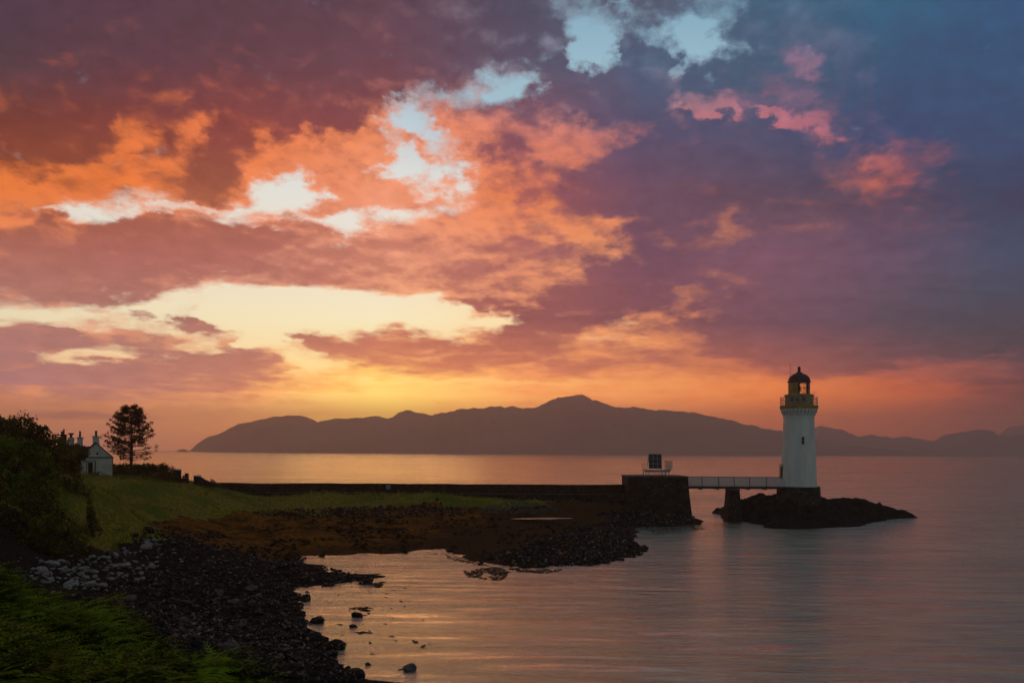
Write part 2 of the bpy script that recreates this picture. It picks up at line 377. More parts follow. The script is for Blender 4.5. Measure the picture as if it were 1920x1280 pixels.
class MB:
    def __init__(s): s.v = []; s.f = []
    def add(s, vs, fs):
        b = len(s.v); s.v += [tuple(v) for v in vs]; s.f += [[b + i for i in f] for f in fs]; return s
    def box(s, c, size, rz=0.0, top=(1.0, 1.0)):
        x, y, z = [q / 2 for q in size]
        ca, sa = math.cos(rz), math.sin(rz)
        vs = []
        for sz in (-1, 1):
            tx, ty = top if sz > 0 else (1, 1)
            for sx, sy in ((-1, -1), (1, -1), (1, 1), (-1, 1)):
                X, Y = sx * x * tx, sy * y * ty
                vs.append((c[0] + X * ca - Y * sa, c[1] + X * sa + Y * ca, c[2] + sz * z))
        return s.add(vs, [(3, 2, 1, 0), (4, 5, 6, 7), (0, 1, 5, 4), (1, 2, 6, 5), (2, 3, 7, 6), (3, 0, 4, 7)])
    def tube(s, pts, rads, n=8, cap=True):
        pts = [Vector(p) for p in pts]
        if not hasattr(rads, '__len__'): rads = [rads] * len(pts)
        rings = []
        for i, p in enumerate(pts):
            d = (pts[min(i + 1, len(pts) - 1)] - pts[max(i - 1, 0)]).normalized()
            u = d.orthogonal().normalized() if abs(d.z) > 0.95 else Vector((0, 0, 1)).cross(d).normalized()
            w = d.cross(u)
            rings.append([p + (u * math.cos(2 * math.pi * k / n) + w * math.sin(2 * math.pi * k / n)) * rads[i] for k in range(n)])
        vs = [v for r in rings for v in r]
        fs = []
        for i in range(len(pts) - 1):
            for k in range(n):
                a, b = i * n + k, i * n + (k + 1) % n
                fs.append((a, b, b + n, a + n))
        if cap:
            fs.append(tuple(range(n - 1, -1, -1))); fs.append(tuple((len(pts) - 1) * n + k for k in range(n)))
        return s.add(vs, fs)
    def lathe(s, prof, n=48, a0=0.0, a1=None, cap=True):
        full = a1 is None
        a1 = a0 + 2 * math.pi if full else a1
        m = n if full else n + 1
        vs = []
        for r, z in prof:
            for k in range(m):
                a = a0 + (a1 - a0) * k / n
                vs.append((r * math.cos(a), r * math.sin(a), z))
        fs = []
        for i in range(len(prof) - 1):
            for k in range(n):
                a, b = i * m + k, i * m + (k + 1) % m
                fs.append((a, b, b + m, a + m))
        if cap and full:
            fs.append(tuple(range(m - 1, -1, -1))); fs.append(tuple((len(prof) - 1) * m + k for k in range(m)))
        return s.add(vs, fs)
    def prism(s, poly, d, axis='y', at0=0.0):
        """extrude a polygon of (x, z) along y"""
        n = len(poly)
        vs = [(x, at0, z) for x, z in poly] + [(x, at0 + d, z) for x, z in poly]
        fs = [tuple(range(n)), tuple(range(2 * n - 1, n - 1, -1))] + [((i + 1) % n, i, i + n, (i + 1) % n + n) for i in range(n)]
        return s.add(vs, fs)
    def build(s, name, mat, parent=None, loc=None, smooth=False, bevel=0.0):
        o = mesh_np(name, s.v, s.f, mat, parent, loc, False)
        if smooth:
            o.data.shade_smooth() if hasattr(o.data, 'shade_smooth') else None
            try: o.data.set_sharp_from_angle(angle=R(40))
            except Exception: pass
        if bevel:
            b = o.modifiers.new('bevel', 'BEVEL'); b.width = bevel; b.segments = 2; b.limit_method = 'ANGLE'
        return o

def tag(o, label=None, cat=None, group=None, kind=None):
    if label: o['label'] = label
    if cat: o['category'] = cat
    if group: o['group'] = group
    if kind: o['kind'] = kind
    return o

def thing(name, label, cat, loc=(0, 0, 0), rz=0.0, group=None):
    o = bpy.data.objects.new(name, None); COL.objects.link(o)
    o.empty_display_size = 0.3
    o.location = loc; o.rotation_euler = (0, 0, rz)
    return tag(o, label, cat, group)

# --- numpy value noise
_perm = rng.random((256, 256))
def vnoise(x, y):
    xi = np.floor(x).astype(int); yi = np.floor(y).astype(int)
    fx = x - xi; fy = y - yi
    fx = fx * fx * (3 - 2 * fx); fy = fy * fy * (3 - 2 * fy)
    a = _perm[xi % 256, yi % 256]; b = _perm[(xi + 1) % 256, yi % 256]
    c = _perm[xi % 256, (yi + 1) % 256]; d = _perm[(xi + 1) % 256, (yi + 1) % 256]
    return (a * (1 - fx) + b * fx) * (1 - fy) + (c * (1 - fx) + d * fx) * fy - 0.5
def fbm(x, y, oct=5, gain=0.5):
    s = 0; a = 1.0
    for i in range(oct):
        s = s + a * vnoise(x * 2 ** i + 17.3 * i, y * 2 ** i + 9.1 * i); a *= gain
    return s

# --- thin plate spline surface through control points
class TPS:
    def __init__(s, pts, lam=0.02):
        p = np.array([(q[0], q[1]) for q in pts], float) / 50.0; z = np.array([q[2] for q in pts], float)
        n = len(p); s.p = p
        K = s.k(np.hypot(p[:, None, 0] - p[None, :, 0], p[:, None, 1] - p[None, :, 1])) + lam * 0.01 * np.eye(n)
        Pm = np.c_[np.ones(n), p]
        A = np.block([[K, Pm], [Pm.T, np.zeros((3, 3))]])
        s.w = np.linalg.solve(A, np.r_[z, 0, 0, 0])
    @staticmethod
    def k(r):
        return np.where(r > 1e-9, r * r * np.log(np.maximum(r, 1e-9)), 0.0)
    def __call__(s, X, Y):
        X = np.asarray(X, float) / 50; Y = np.asarray(Y, float) / 50
        out = s.w[-3] + s.w[-2] * X + s.w[-1] * Y
        for i in range(len(s.p)):
            out = out + s.w[i] * s.k(np.hypot(X - s.p[i, 0], Y - s.p[i, 1]))
        return out

# ------------------------------------------------------------------ shore terrain
cp = []
WATER = [(705,1300),(668,1262),(640,1238),(612,1200),(578,1172),(565,1145),(585,1116),(548,1100),(625,1092),(690,1082),(620,1070),
         (575,1055),(566,1045),(640,1038),(700,1036),(760,1033),(805,1029),(855,1042),(905,1056),(960,1062),(1060,1060),(1110,1058),
         (1155,1052),(1190,1042),(1212,1026),(1190,1012),(1182,998),(1200,988),(1250,986),(1295,984),(1306,974)]
for px, py in WATER: cp.append(tuple(onz(px, py)))
for px, py, z in [(700,1062,-.5),(800,1060,-.5),(700,1120,-.7),(820,1120,-1.3),(680,1170,-.7),(640,1150,-.4),(760,1250,-1.3),(720,1210,-.9),(690,1262,-.4),(1000,1120,-2),(880,1082,-.5),(1000,1080,-.5),(1100,1085,-.9),
                  (1250,1050,-1.8),(1260,1005,-.6),(1330,1000,-1.4),(1500,1100,-3),(1300,1200,-3),(1800,1200,-4),(1000,1270,-2.2),(1400,1000,-2.2),(1330,968,-1.2)]:
    cp.append(tuple(onz(px, py, z)))
LAND = [(500,1000,1.25),(600,1000,1.2),(700,990,1.2),(640,1015,.7),(900,1000,1.0),(780,1010,.7),(1050,1000,.9),(960,1035,.35),(1100,1030,.45),(1150,1010,.6),(600,970,2.1),(800,970,1.85),(1000,971,1.55),(1150,968,1.4),(1230,970,1.1),
        (500,955,3.0),(700,946,3.2),(850,942,3.3),(950,944,3.1),(1060,944,2.9),(1160,946,2.6),
        (480,939,3.5),(400,924,4.6),(340,909,5.7),(250,901,6.7),(180,891,7.2),(200,925,6.3),(300,930,5.0),(400,945,3.9),(200,970,4.6),(330,960,3.5),(400,968,2.6),
        (270,985,3.0),(250,1030,1.9),(330,1030,1.7),(400,1010,1.6),(300,1062,1.3),(400,1060,1.0),(500,1045,.75),(500,1080,.55),(200,1090,1.8),(300,1130,1.3),(400,1150,.9),(500,1140,.45),(500,1200,.45),
        (450,1230,.85),(560,1250,.35),(400,1240,1.2),(100,1100,2.4),(40,1085,3.2),(0,1052,4.0),(50,1000,4.7),(100,950,5.8),(0,960,6.2),(0,900,7.4),(100,900,7.0)]
for px, py, z in LAND: cp.append(tuple(onz(px, py, z)))
for px, py, Y in [(0,1095,26),(110,1138,26),(200,1178,26),(300,1238,25),(395,1295,24),(0,1290,15),(200,1290,19.5),(100,1200,20),(0,1180,19)]:
    cp.append(tuple(at(px, py, Y)))
for x, y, z in [(0,0,8.9),(0,10,7.1),(0,20,4.0),(0,28,1.5),(0,36,-.4),(-4,30,1.9),(-8,32,2.0),(-13,33,2.6),(-20,35,3.6),(10,10,6.4),(10,20,3.0),(10,29,-.2),(25,25,-.2),(25,10,4),(40,20,0),(50,5,3),(30,34,-2),(0,45,-1.6),(-25,15,10),(-40,15,14),(-30,35,7),(-50,40,12),(-45,70,9),(-60,90,10),(-80,120,12),(-90,60,18),(-15,-5,10.5),(20,-10,8),
                (-85,135,8.5),(-70,128,7.8),(-60,132,6.4),(-47,125.5,4.9),(-41,118,4.0),(-36.4,118,3.4),(-47.4,117,5.6),(-56,118,6.8),(-62,112,6.9),(-46,133,3.5),(-45,139,0),(-55,143,0),(-70,150,0),(-100,156,0),(-45,146,-2.5),(-70,158,-3),(-110,165,-3),
                (21,118.6,1.5),(25,118.6,1.2),(28,119,.7),(28.5,123,.6),(-30,124,3.7),(-10,124,3.5),(8,124,3.0),(20,123,1.9),(27,122,.6),(-30,128.5,1.2),(-10,128.5,1.0),(8,128,.8),(20,128,.2),(30,121,-.8),(-30,131,0),(-10,131,0),(8,130.5,0),(20,130,-.6),
                (-30,137,-2.5),(-10,137,-2.5),(8,137,-2.5),(25,137,-3),(45,120,-3.5),(60,160,-4),(0,165,-4),(60,60,-5),(60,90,-5),(40,40,-3)]:
    cp.append((x, y, z))
terrain = TPS(cp, 0.03)

GX0, GX1, GY0, GY1, GS = -120.0, 56.0, -6.0, 168.0, 0.5
gx = np.arange(GX0, GX1 + GS / 2, GS); gy = np.arange(GY0, GY1 + GS / 2, GS)
XX, YY = np.meshgrid(gx, gy, indexing='ij')
Z0 = terrain(XX, YY)
near = np.clip((YY - 8) / 30, 0.25, 1) * np.where((XX < -30) & (YY > 85), np.clip((110 - YY) / 25, 0.25, 1), 1.0)
ZZ = Z0 + near * (0.34 * fbm(XX / 7, YY / 7, 3) + 0.38 * fbm(XX / 1.9, YY / 1.9, 4, 0.65)) * np.clip(0.55 + np.abs(Z0) * 0.35, 0.5, 1.0)
ZZ = np.maximum(ZZ, -4.5)
nx, ny = XX.shape
def ground(x, y):
    i = min(max((x - GX0) / GS, 0), nx - 1.001); j = min(max((y - GY0) / GS, 0), ny - 1.001)
    a, b = int(i), int(j); u, v = i - a, j - b
    return (ZZ[a, b] * (1 - u) + ZZ[a + 1, b] * u) * (1 - v) + (ZZ[a, b + 1] * (1 - u) + ZZ[a + 1, b + 1] * u) * v
def hit(px, py, y0=8.0):
    a, b = ray(px, py); Y = y0
    while Y < 160:
        if H - b * Y < ground(a * Y, Y): break
        Y += 0.4
    lo = Y - 0.4
    for _ in range(7):
        mid = (lo + Y) / 2
        if H - b * mid < ground(a * mid, mid): Y = mid
        else: lo = mid
    return Vector((a * Y, Y, ground(a * Y, Y)))

idx = np.arange(nx * ny).reshape(nx, ny)
quads = np.stack([idx[:-1, :-1], idx[1:, :-1], idx[1:, 1:], idx[:-1, 1:]], -1).reshape(-1, 4)
# where turf, weed and shingle lie (a mask of what grows there)
A_ = (XX / np.maximum(YY, 1)) * F + CX                      # bearing of each ground point
wob = fbm(XX / 6, YY / 6, 4, 0.6)
grass = np.clip((ZZ + 1.3 * wob - 2.45) / 0.5, 0, 1) * np.clip((YY - 58 + 6 * wob) / 8, 0, 1)
grass = grass * np.clip((0.95 - np.clip((XX - 2 + 8 * wob) / 8, 0, 1)) , 0, 1)
kelp = np.clip((YY - 72 - (-XX - 18) * 0.25 + 8 * wob) / 6, 0, 1) * np.clip((ZZ + .2) / .3, 0, 1)
mossy = np.clip(0.5 + 2.2 * fbm(XX / 5 + 40, YY / 5, 4, 0.6), 0, 1)
wrack = np.clip((XX + 16 + 14 * wob) / 12, 0, 1) * .85 + np.clip((0.9 - ZZ) / .6, 0, 1) * .6
mossy = mossy * grass + np.clip(wrack, 0, 1) * (1 - grass)
mask = np.stack([grass, kelp * (1 - grass), mossy, np.ones_like(grass)], -1).reshape(-1, 4)

gm = bpy.data.materials.new('shore_ground'); gm.use_nodes = True
nt = gm.node_tree; b = nt.nodes['Principled BSDF']; q = Nodes(nt)
at_n = q.new('ShaderNodeAttribute', attribute_name='ground_cover')
s3 = q.new('ShaderNodeSeparateColor'); nt.links.new(at_n.outputs[0], s3.inputs[0])
co = q.new('ShaderNodeTexCoord').outputs['Object']
fa, _ = q.noise(co, 0.35, 7.0, 0.65); fb, _ = q.noise(co, 2.2, 7.0, 0.7); fc, _ = q.noise(co, 9.0, 4.0, 0.7)
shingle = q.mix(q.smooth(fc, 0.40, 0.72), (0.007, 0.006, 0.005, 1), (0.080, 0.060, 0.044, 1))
weed = q.mix(q.smooth(fb, 0.34, 0.66), (0.110, 0.038, 0.004, 1), (0.330, 0.118, 0.014, 1))
weed = q.mix(q.smooth(fa, 0.45, 0.62), weed, q.mix(q.smooth(fb, .3, .7), (0.014, 0.009, 0.003, 1), (0.095, 0.042, 0.008, 1)))
weed = q.mix(q.smooth(q.m('MULTIPLY_ADD', q.m('SUBTRACT', fb, .5), 1.2, s3.outputs[2]), .3, .9), weed, q.mix(q.smooth(fc, .35, .7), (0.010, 0.006, 0.003, 1), (0.150, 0.074, 0.022, 1)))
turf = q.mix(q.smooth(fb, 0.30, 0.70), (0.120, 0.130, 0.012, 1), (0.460, 0.370, 0.040, 1))
turf = q.mix(q.smooth(fa, 0.42, 0.66), turf, q.mix(q.smooth(fb, .3, .7), (0.200, 0.150, 0.028, 1), (0.460, 0.325, 0.070, 1)))
turf = q.mix(q.m('MULTIPLY', q.smooth(q.m('MULTIPLY_ADD', q.m('SUBTRACT', fb, .5), 1.5, s3.outputs[2]), 0.5, 1.0), .7), turf, (0.110, 0.170, 0.016, 1))
turf = q.mix(q.smooth(fc, .35, .7), q.mix(1.0, turf, (.42, .42, .40, 1), 'MULTIPLY'), q.mix(1.0, turf, (1.25, 1.2, 1.1, 1), 'MULTIPLY'))
c = q.mix(q.smooth(q.m('MULTIPLY_ADD', q.m('SUBTRACT', fb, .5), .9, s3.outputs[1]), .35, .65), shingle, weed)
c = q.mix(q.smooth(q.m('MULTIPLY_ADD', q.m('SUBTRACT', fb, .5), .8, s3.outputs[0]), .4, .6), c, turf)
nt.links.new(c, b.inputs['Base Color']); b.inputs['Roughness'].default_value = 0.95; b.inputs['Specular IOR Level'].default_value = 0.03
bp = q.new('ShaderNodeBump'); bp.inputs['Strength'].default_value = 0.9; bp.inputs['Distance'].default_value = 0.15
nt.links.new(q.m('ADD', fb, q.m('MULTIPLY', fc, 0.5)), bp.inputs['Height']); nt.links.new(bp.outputs[0], b.inputs['Normal'])

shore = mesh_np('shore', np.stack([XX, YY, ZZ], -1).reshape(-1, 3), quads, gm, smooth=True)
att = shore.data.color_attributes.new('ground_cover', 'FLOAT_COLOR', 'POINT')
att.data.foreach_set('color', mask.astype(np.float32).ravel())
tag(shore, 'shore of dark shingle, brown weed flats and rough green turf', kind='structure')

# ------------------------------------------------------------------ sea
wm = bpy.data.materials.new('sea_water'); wm.use_nodes = True
nt = wm.node_tree; b = nt.nodes['Principled BSDF']; q = Nodes(nt)
co = q.new('ShaderNodeTexCoord').outputs['Object']
def scaled(v):
    mp = q.new('ShaderNodeMapping'); nt.links.new(co, mp.inputs[0]); mp.inputs['Scale'].default_value = v
    return mp.outputs[0]
w1, _ = q.noise(scaled((0.11, 0.46, 1)), 1.0, 7.0, 0.66, 1.4)
w2, _ = q.noise(scaled((0.05, 0.17, 1)), 1.0, 5.0, 0.6, 1.2)
w3, _ = q.noise(scaled((0.006, 0.03, 1)), 1.0, 4.0, 0.6, 0.3)
b.inputs['Base Color'].default_value = (0.080, 0.165, 0.125, 1)
b.inputs['IOR'].default_value = 1.33
b.inputs['Specular Tint'].default_value = (1.0, 0.93, 0.76, 1)
b.inputs['Specular IOR Level'].default_value = 0.85
nt.links.new(q.smooth(w3, 0.35, 0.65, 0.24, 0.36), b.inputs['Roughness'])
bp = q.new('ShaderNodeBump'); bp.inputs['Strength'].default_value = 1.0; bp.inputs['Distance'].default_value = 0.34
nt.links.new(q.m('ADD', q.m('MULTIPLY', w1, 1.25), q.m('MULTIPLY', w2, 1.1)), bp.inputs['Height'])
nt.links.new(bp.outputs[0], b.inputs['Normal'])
gls = q.new('ShaderNodeBsdfGlossy'); gls.inputs[0].default_value = (1.0, 0.85, 0.58, 1); nt.links.new(bp.outputs[0], gls.inputs['Normal'])
nt.links.new(q.smooth(w3, 0.35, 0.65, 0.11, 0.19), gls.inputs['Roughness'])
lw = q.new('ShaderNodeLayerWeight'); lw.inputs[0].default_value = 0.5
msh = q.new('ShaderNodeMixShader'); w4, _ = q.noise(scaled((0.16, 0.62, 1)), 1.0, 6.0, 0.7, 1.0)
nt.links.new(q.m('MULTIPLY', q.smooth(lw.outputs['Facing'], 0.4, 1.0, 0.60, 0.97), q.smooth(q.m('MULTIPLY_ADD', w2, .5, q.m('MULTIPLY', w4, .6)), 0.42, 0.62, 0.76, 1.03)), msh.inputs[0])
nt.links.new(b.outputs[0], msh.inputs[1]); nt.links.new(gls.outputs[0], msh.inputs[2]); nt.links.new(msh.outputs[0], nt.nodes['Material Output'].inputs[0])
tag(MB().box((0, 2900, -5.0), (11900, 6700, 10.0)).build('sea', wm), 'calm sea reflecting the sunset', kind='structure')

# ------------------------------------------------------------------ far hills
hm = material('hill_heath', (0.13, 0.10, 0.075), 0.95, 0.35, 0.004, spec=0.1)
def hill(name, label, sil, Y, d0, d1, seed, step=5.0):
    px = np.arange(sil[0][0], sil[-1][0] + 0.1, step)
    py = np.interp(px, [s[0] for s in sil], [s[1] for s in sil])
    drop = np.array([ray(a, c)[1] for a, c in zip(px, py)])
    X = np.array([ray(a, c)[0] for a, c in zip(px, py)]) * Y
    hz = np.maximum(H - drop * Y, 0.5)
    hz = hz + (hz * 0.02 + 1.5) * fbm(X / 45 + seed, X * 0 + seed, 5, 0.65) * 2
    t = np.r_[np.linspace(-1, 0, 15), np.linspace(0, 1, 9)[1:]]
    V = []
    for tt in t:
        depth = np.where(tt < 0, d0, d1) * tt
        prof = (1 - abs(tt) ** 1.5)
        yy = Y + depth * (0.35 + 0.65 * np.clip(hz / hz.max(), 0, 1))
        xx = X * yy / Y if tt < 0 else X
        nz = fbm(xx / 160 + seed, yy / 160, 5, 0.55)
        zz = hz * prof * (1 + (0.55 * nz * (abs(tt) > 0.02) * min(1, abs(tt) * 3)))
        zz = np.minimum(zz, np.where(tt < 0, hz * (yy / Y) * 0.985, hz)) if tt != 0 else hz
        V.append(np.stack([xx, np.broadcast_to(yy, xx.shape), zz - 3.0 * (abs(tt) > 0.97)], -1))
    V = np.array(V); m, n = V.shape[:2]
    ii = np.arange(m * n).reshape(m, n)
    fq = np.stack([ii[:-1, :-1], ii[:-1, 1:], ii[1:, 1:], ii[1:, :-1]], -1).reshape(-1, 4)
    return tag(mesh_np(name, V.reshape(-1, 3), fq, hm, smooth=True), label, kind='structure')
S1 = [(356,844),(360,841),(369,832),(384,822),(419,811),(447,795),(481,787),(512,782),(544,779),(575,783),(594,790),(612,788),(631,785),(650,786),(669,785),(700,780),(712,780),(725,784),(737,783),(748,774),(759,770),(770,769),(781,774),(809,779),(819,775),(862,767),(912,762),(956,764),(1012,761),(1037,747),(1050,744),(1075,743),(1094,741),(1119,751),(1156,764),(1187,762),(1205,764),(1225,769),(1262,772),(1287,770),(1319,779),(1362,786),(1412,797),(1462,807),(1522,819),(1561,829),(1596,835),(1667,842),(1740,850)]
hill('headland_hill', 'long dark headland under the sunset glow', S1, 3700, 850, 600, 3.1)
hill('skerry', 'tiny skerry off the end of the headland', [(332,844.5),(338,841.6),(345,841.2),(352,844.5)], 3300, 60, 60, 1.3, 2.0)
S2 = [(1380,840),(1450,812),(1490,802),(1522,799),(1544,799),(1579,804),(1610,818),(1632,813),(1649,817),(1675,820),(1702,818),(1720,821),(1748,827),(1800,840),(1840,850)]
hill('distant_ridge', 'paler ridge behind the lighthouse', S2, 5000, 800, 500, 8.7)
S3 = [(1690,849),(1734,836),(1755,827),(1783,813),(1814,808),(1843,805),(1858,808),(1871,815),(1895,817),(1920,815),(2000,806),(2100,815),(2250,850)]
hill('shadowed_hill', 'low hill at the right edge of the sea', S3, 4500, 700, 500, 5.5)
S4 = [(1780,850),(1850,828),(1878,814),(1906,801),(1930,795),(2000,790),(2100,800),(2200,850)]
hill('far_hill', 'faintest hill at the right edge', S4, 5700, 700, 450, 2.2)

# ------------------------------------------------------------------ haze
hz_m = bpy.data.materials.new('haze_air'); hz_m.use_nodes = True
nt = hz_m.node_tree; nt.nodes.clear()
vol = nt.nodes.new('ShaderNodeVolumePrincipled')
vol.inputs['Color'].default_value = (1.0, 0.78, 0.70, 1)
vol.inputs['Density'].default_value = HAZE
vol.inputs['Anisotropy'].default_value = 0.6
nt.links.new(vol.outputs[0], nt.nodes.new('ShaderNodeOutputMaterial').inputs['Volume'])
tag(MB().box((0, 2900, HAZE_TOP + H - 157), (12000, 6800, 314)).build('haze', hz_m), 'thin evening haze over the sea', kind='stuff')

# ------------------------------------------------------------------ built things: lighthouse, bridge, pier, wall
white = material('white_paint', (0.70, 0.72, 0.71), 0.7, 0.12, 0.8, bump=0.1, bscale=5, stretch=(1, 1, 0.22), col2=(0.76, 0.77, 0.75))
ochre = material('ochre_paint', (0.42, 0.26, 0.075), 0.65, 0.25, 1.5, spec=.15)
black = material('black_iron', (0.016, 0.015, 0.015), 0.45, 0.3, 4, spec=0.4)
domem = material('dark_dome_paint', (0.075, 0.022, 0.015), 0.45, 0.35, 3, spec=0.5)
steel = material('galvanised_steel', (0.30, 0.31, 0.31), 0.5, 0.2, 6, metallic=0.4)
winm = material('dark_window', (0.012, 0.018, 0.022), 0.15, 0.2, 3, spec=0.6)
slate = material('slate_roof', (0.075, 0.050, 0.045), 0.8, 0.4, 3, stretch=(1, 1, 4), bump=0.4)
granite = masonry('pink_granite', (0.095, 0.075, 0.055), (0.045, 0.036, 0.028), (0.012, 0.011, 0.010), 0.7, 0.34)
rubble = masonry('rubble_wall', (0.085, 0.062, 0.042), (0.032, 0.025, 0.018), (0.009, 0.008, 0.006), 0.55, 0.26)
cope = material('concrete_cope', (0.075, 0.070, 0.060), 0.9, 0.35, 1.5, bump=0.3)
wood = material('dark_timber', (0.028, 0.022, 0.017), 0.8, 0.35, 4)
solar = material('solar_cells', (0.006, 0.007, 0.012), 0.25, 0.3, 8, spec=0.5)
glassm = bpy.data.materials.new('lantern_glass'); glassm.use_nodes = True
nt = glassm.node_tree; nt.nodes.clear()
_m = nt.nodes.new('ShaderNodeMixShader'); _t = nt.nodes.new('ShaderNodeBsdfTransparent'); _g = nt.nodes.new('ShaderNodeBsdfGlossy')
_f = nt.nodes.new('ShaderNodeFresnel'); _f.inputs[0].default_value = 1.45; _g.inputs['Roughness'].default_value = 0.05
_t.inputs[0].default_value = (0.93, 0.92, 0.88, 1)
nt.links.new(_f.outputs[0], _m.inputs[0]); nt.links.new(_t.outputs[0], _m.inputs[1]); nt.links.new(_g.outputs[0], _m.inputs[2])
nt.links.new(_m.outputs[0], nt.nodes.new('ShaderNodeOutputMaterial').inputs[0])
def sheer(name, colour, op):
    mt = bpy.data.materials.new(name); mt.use_nodes = True
    nt = mt.node_tree; nt.nodes.clear()
    m_ = nt.nodes.new('ShaderNodeMixShader'); t_ = nt.nodes.new('ShaderNodeBsdfTransparent'); d_ = nt.nodes.new('ShaderNodeBsdfDiffuse')
    d_.inputs[0].default_value = (*colour, 1); m_.inputs[0].default_value = op
    nt.links.new(t_.outputs[0], m_.inputs[1]); nt.links.new(d_.outputs[0], m_.inputs[2])
    nt.links.new(m_.outputs[0], nt.nodes.new('ShaderNodeOutputMaterial').inputs[0])
    return mt
meshm = sheer('fine_wire_mesh', (0.55, 0.58, 0.58), 0.62)
railm = sheer('gallery_mesh', (0.5, 0.52, 0.52), 0.13)
cagem = sheer('cage_wire', (0.5, 0.52, 0.5), 0.22)

YB = 125.0
PX = YB / F                                  # metres per photo pixel at the lighthouse
LB = at(1497, 911.5, YB)                     # foot of the white shaft
lh = thing('lighthouse', 'white round lighthouse with ochre gallery and dark dome on a rock islet', 'lighthouse', LB)
# plinth (below the shaft)
pl = MB()
PB = -4.2
pl.lathe([(3.75, PB), (3.32, -1.9), (3.22, -0.12), (3.22, 0.0)], 40)
pl.build('plinth', granite, lh, smooth=True)
def tr(z): return 2.76 + (2.275 - 2.76) * (z / 10.9) + 0.10 * max(0, 1 - z / 1.2) ** 2
sh = MB(); sh.lathe([(tr(z), z) for z in np.linspace(0.003, 10.9, 24)], 64)
shaft = sh.build('tower_shaft', white, lh, smooth=True)
st = MB(); st.lathe([(2.33, 10.72), (2.36, 10.76), (2.36, 10.90), (2.33, 10.94)], 64); st.build('string_course', white, lh, smooth=True)
co_ = MB(); co_.lathe([(2.29, 10.94), (2.30, 11.55), (2.72, 12.0), (2.78, 12.03), (2.78, 12.12)], 64); co_.build('cornice', white, lh, smooth=True)
for k in range(30):
    a = 2 * math.pi * k / 30
    m = MB(); m.prism([(2.29, 11.05), (2.42, 11.10), (2.55, 11.45), (2.74, 11.72), (2.74, 11.98), (2.29, 11.98)], 0.24, at0=-0.12)
    o = m.build('corbel', white, lh); o.rotation_euler = (0, 0, a)
gd = MB(); gd.lathe([(2.80, 12.123), (2.86, 12.2), (2.86, 12.62), (2.80, 12.66)], 64); gd.build('gallery_deck', ochre, lh, smooth=True)
dr = MB(); dr.lathe([(2.10, 12.663), (2.08, 14.0)], 48); drum = dr.build('watch_room', ochre, lh, smooth=True)
dc = MB(); dc.lathe([(2.12, 14.003), (2.20, 14.08), (2.20, 14.30), (2.05, 14.40), (1.70, 14.45)], 48); dc.build('drum_cornice', ochre, lh, smooth=True)
# three dark square panels on the watch room facing the camera
cam_a = math.atan2(-LB.y, -LB.x)
def round_pos(r, ang, z): return (r * math.cos(ang), r * math.sin(ang), z)
for k, px in enumerate((-56, -11, 36)):
    off = math.asin((px / 4.415 * PX) / 2.1)
    a = cam_a + off
    w = MB(); w.box((0, 0, 0), (0.12, 0.66, 0.60)); o = w.build('panel_frame', material('pale_frame', (0.36, 0.33, 0.24), .6, .2, 4) if k == 1 else ochre, drum)
    o.location = round_pos(2.14, a, 13.55); o.rotation_euler = (0, 0, a)
    w = MB(); w.box((0.075, 0, 0), (0.03, 0.54, 0.48)); w.build('panel_pane', winm, o)
# railing of the gallery
for k in range(24):
    a = 2 * math.pi * k / 24
    m = MB(); m.tube([round_pos(2.76, a, 12.64), round_pos(2.76, a, 13.98)], 0.025, 6); m.build('railing_post', steel, lh)
for z in (13.1, 13.55, 13.98):
    m = MB(); m.tube([round_pos(2.76, 2 * math.pi * k / 48, z) for k in range(49)], 0.022, 6); m.build('railing_rail', steel, lh)
m = MB(); m.lathe([(2.74, 12.67), (2.74, 13.96)], 48, cap=False); m.build('railing_mesh', railm, lh)
# lantern: blind panels on the left, glazing on the right
LZ0, LZ1, LR, DD = 14.453, 16.35, 1.60, -0.50
am = cam_a - math.asin(0.10 / LR)
lp = MB(); lp.lathe([(LR, LZ0), (LR, LZ1)], 26, cam_a - math.pi * 0.98, am); lp.build('blind_panel', ochre, lh, smooth=True)
gl = MB(); gl.lathe([(LR - 0.02, LZ0), (LR - 0.02, LZ1)], 26, am, cam_a + math.pi * 0.98 - 0.0); glz = gl.build('lantern_glazing', glassm, lh, smooth=True)
NB = 6
for k in range(NB + 1):
    a0 = am + (math.pi * 0.98 + (cam_a - am)) * k / NB
    a1 = am + (math.pi * 0.98 + (cam_a - am)) * (k + 1) / NB
    m = MB()
    m.tube([round_pos(LR, a0, LZ0), round_pos(LR, a0, LZ1)], 0.022, 5)
    if k < NB:
        m.tube([round_pos(LR, a0, LZ0), round_pos(LR, a1, (LZ0 + LZ1) / 2), round_pos(LR, a0, LZ1)], 0.016, 5)
        m.tube([round_pos(LR, a1, LZ0), round_pos(LR, a0, (LZ0 + LZ1) / 2), round_pos(LR, a1, LZ1)], 0.016, 5)
        m.tube([round_pos(LR, a0, (LZ0 + LZ1) / 2), round_pos(LR, a1, (LZ0 + LZ1) / 2)], 0.03, 5)
    m.build('glazing_bar', black, lh)
lm = MB(); lm.lathe([(0.10, LZ0), (0.10, 15.1), (0.24, 15.15), (0.30, 15.4), (0.24, 15.65), (0.12, 15.8), (0.10, 16.0), (0.2, 16.05), (0.2, 16.2)], 20)
lm.box((0, 0, 15.0), (0.6, 0.5, 0.12)); lm.build('lamp', black, lh, smooth=True)
dm = MB()
dome_prof = [(1.78, 16.80), (1.80, 16.88), (1.70, 16.93)] + [(1.66 * math.cos(t), 16.95 + 1.28 * math.sin(t)) for t in np.linspace(0, 1.25, 14)] + [(0.5, 18.22)]
dm.lathe([(r_, z_ + DD) for r_, z_ in dome_prof], 48); dome = dm.build('dome', domem, lh, smooth=True)
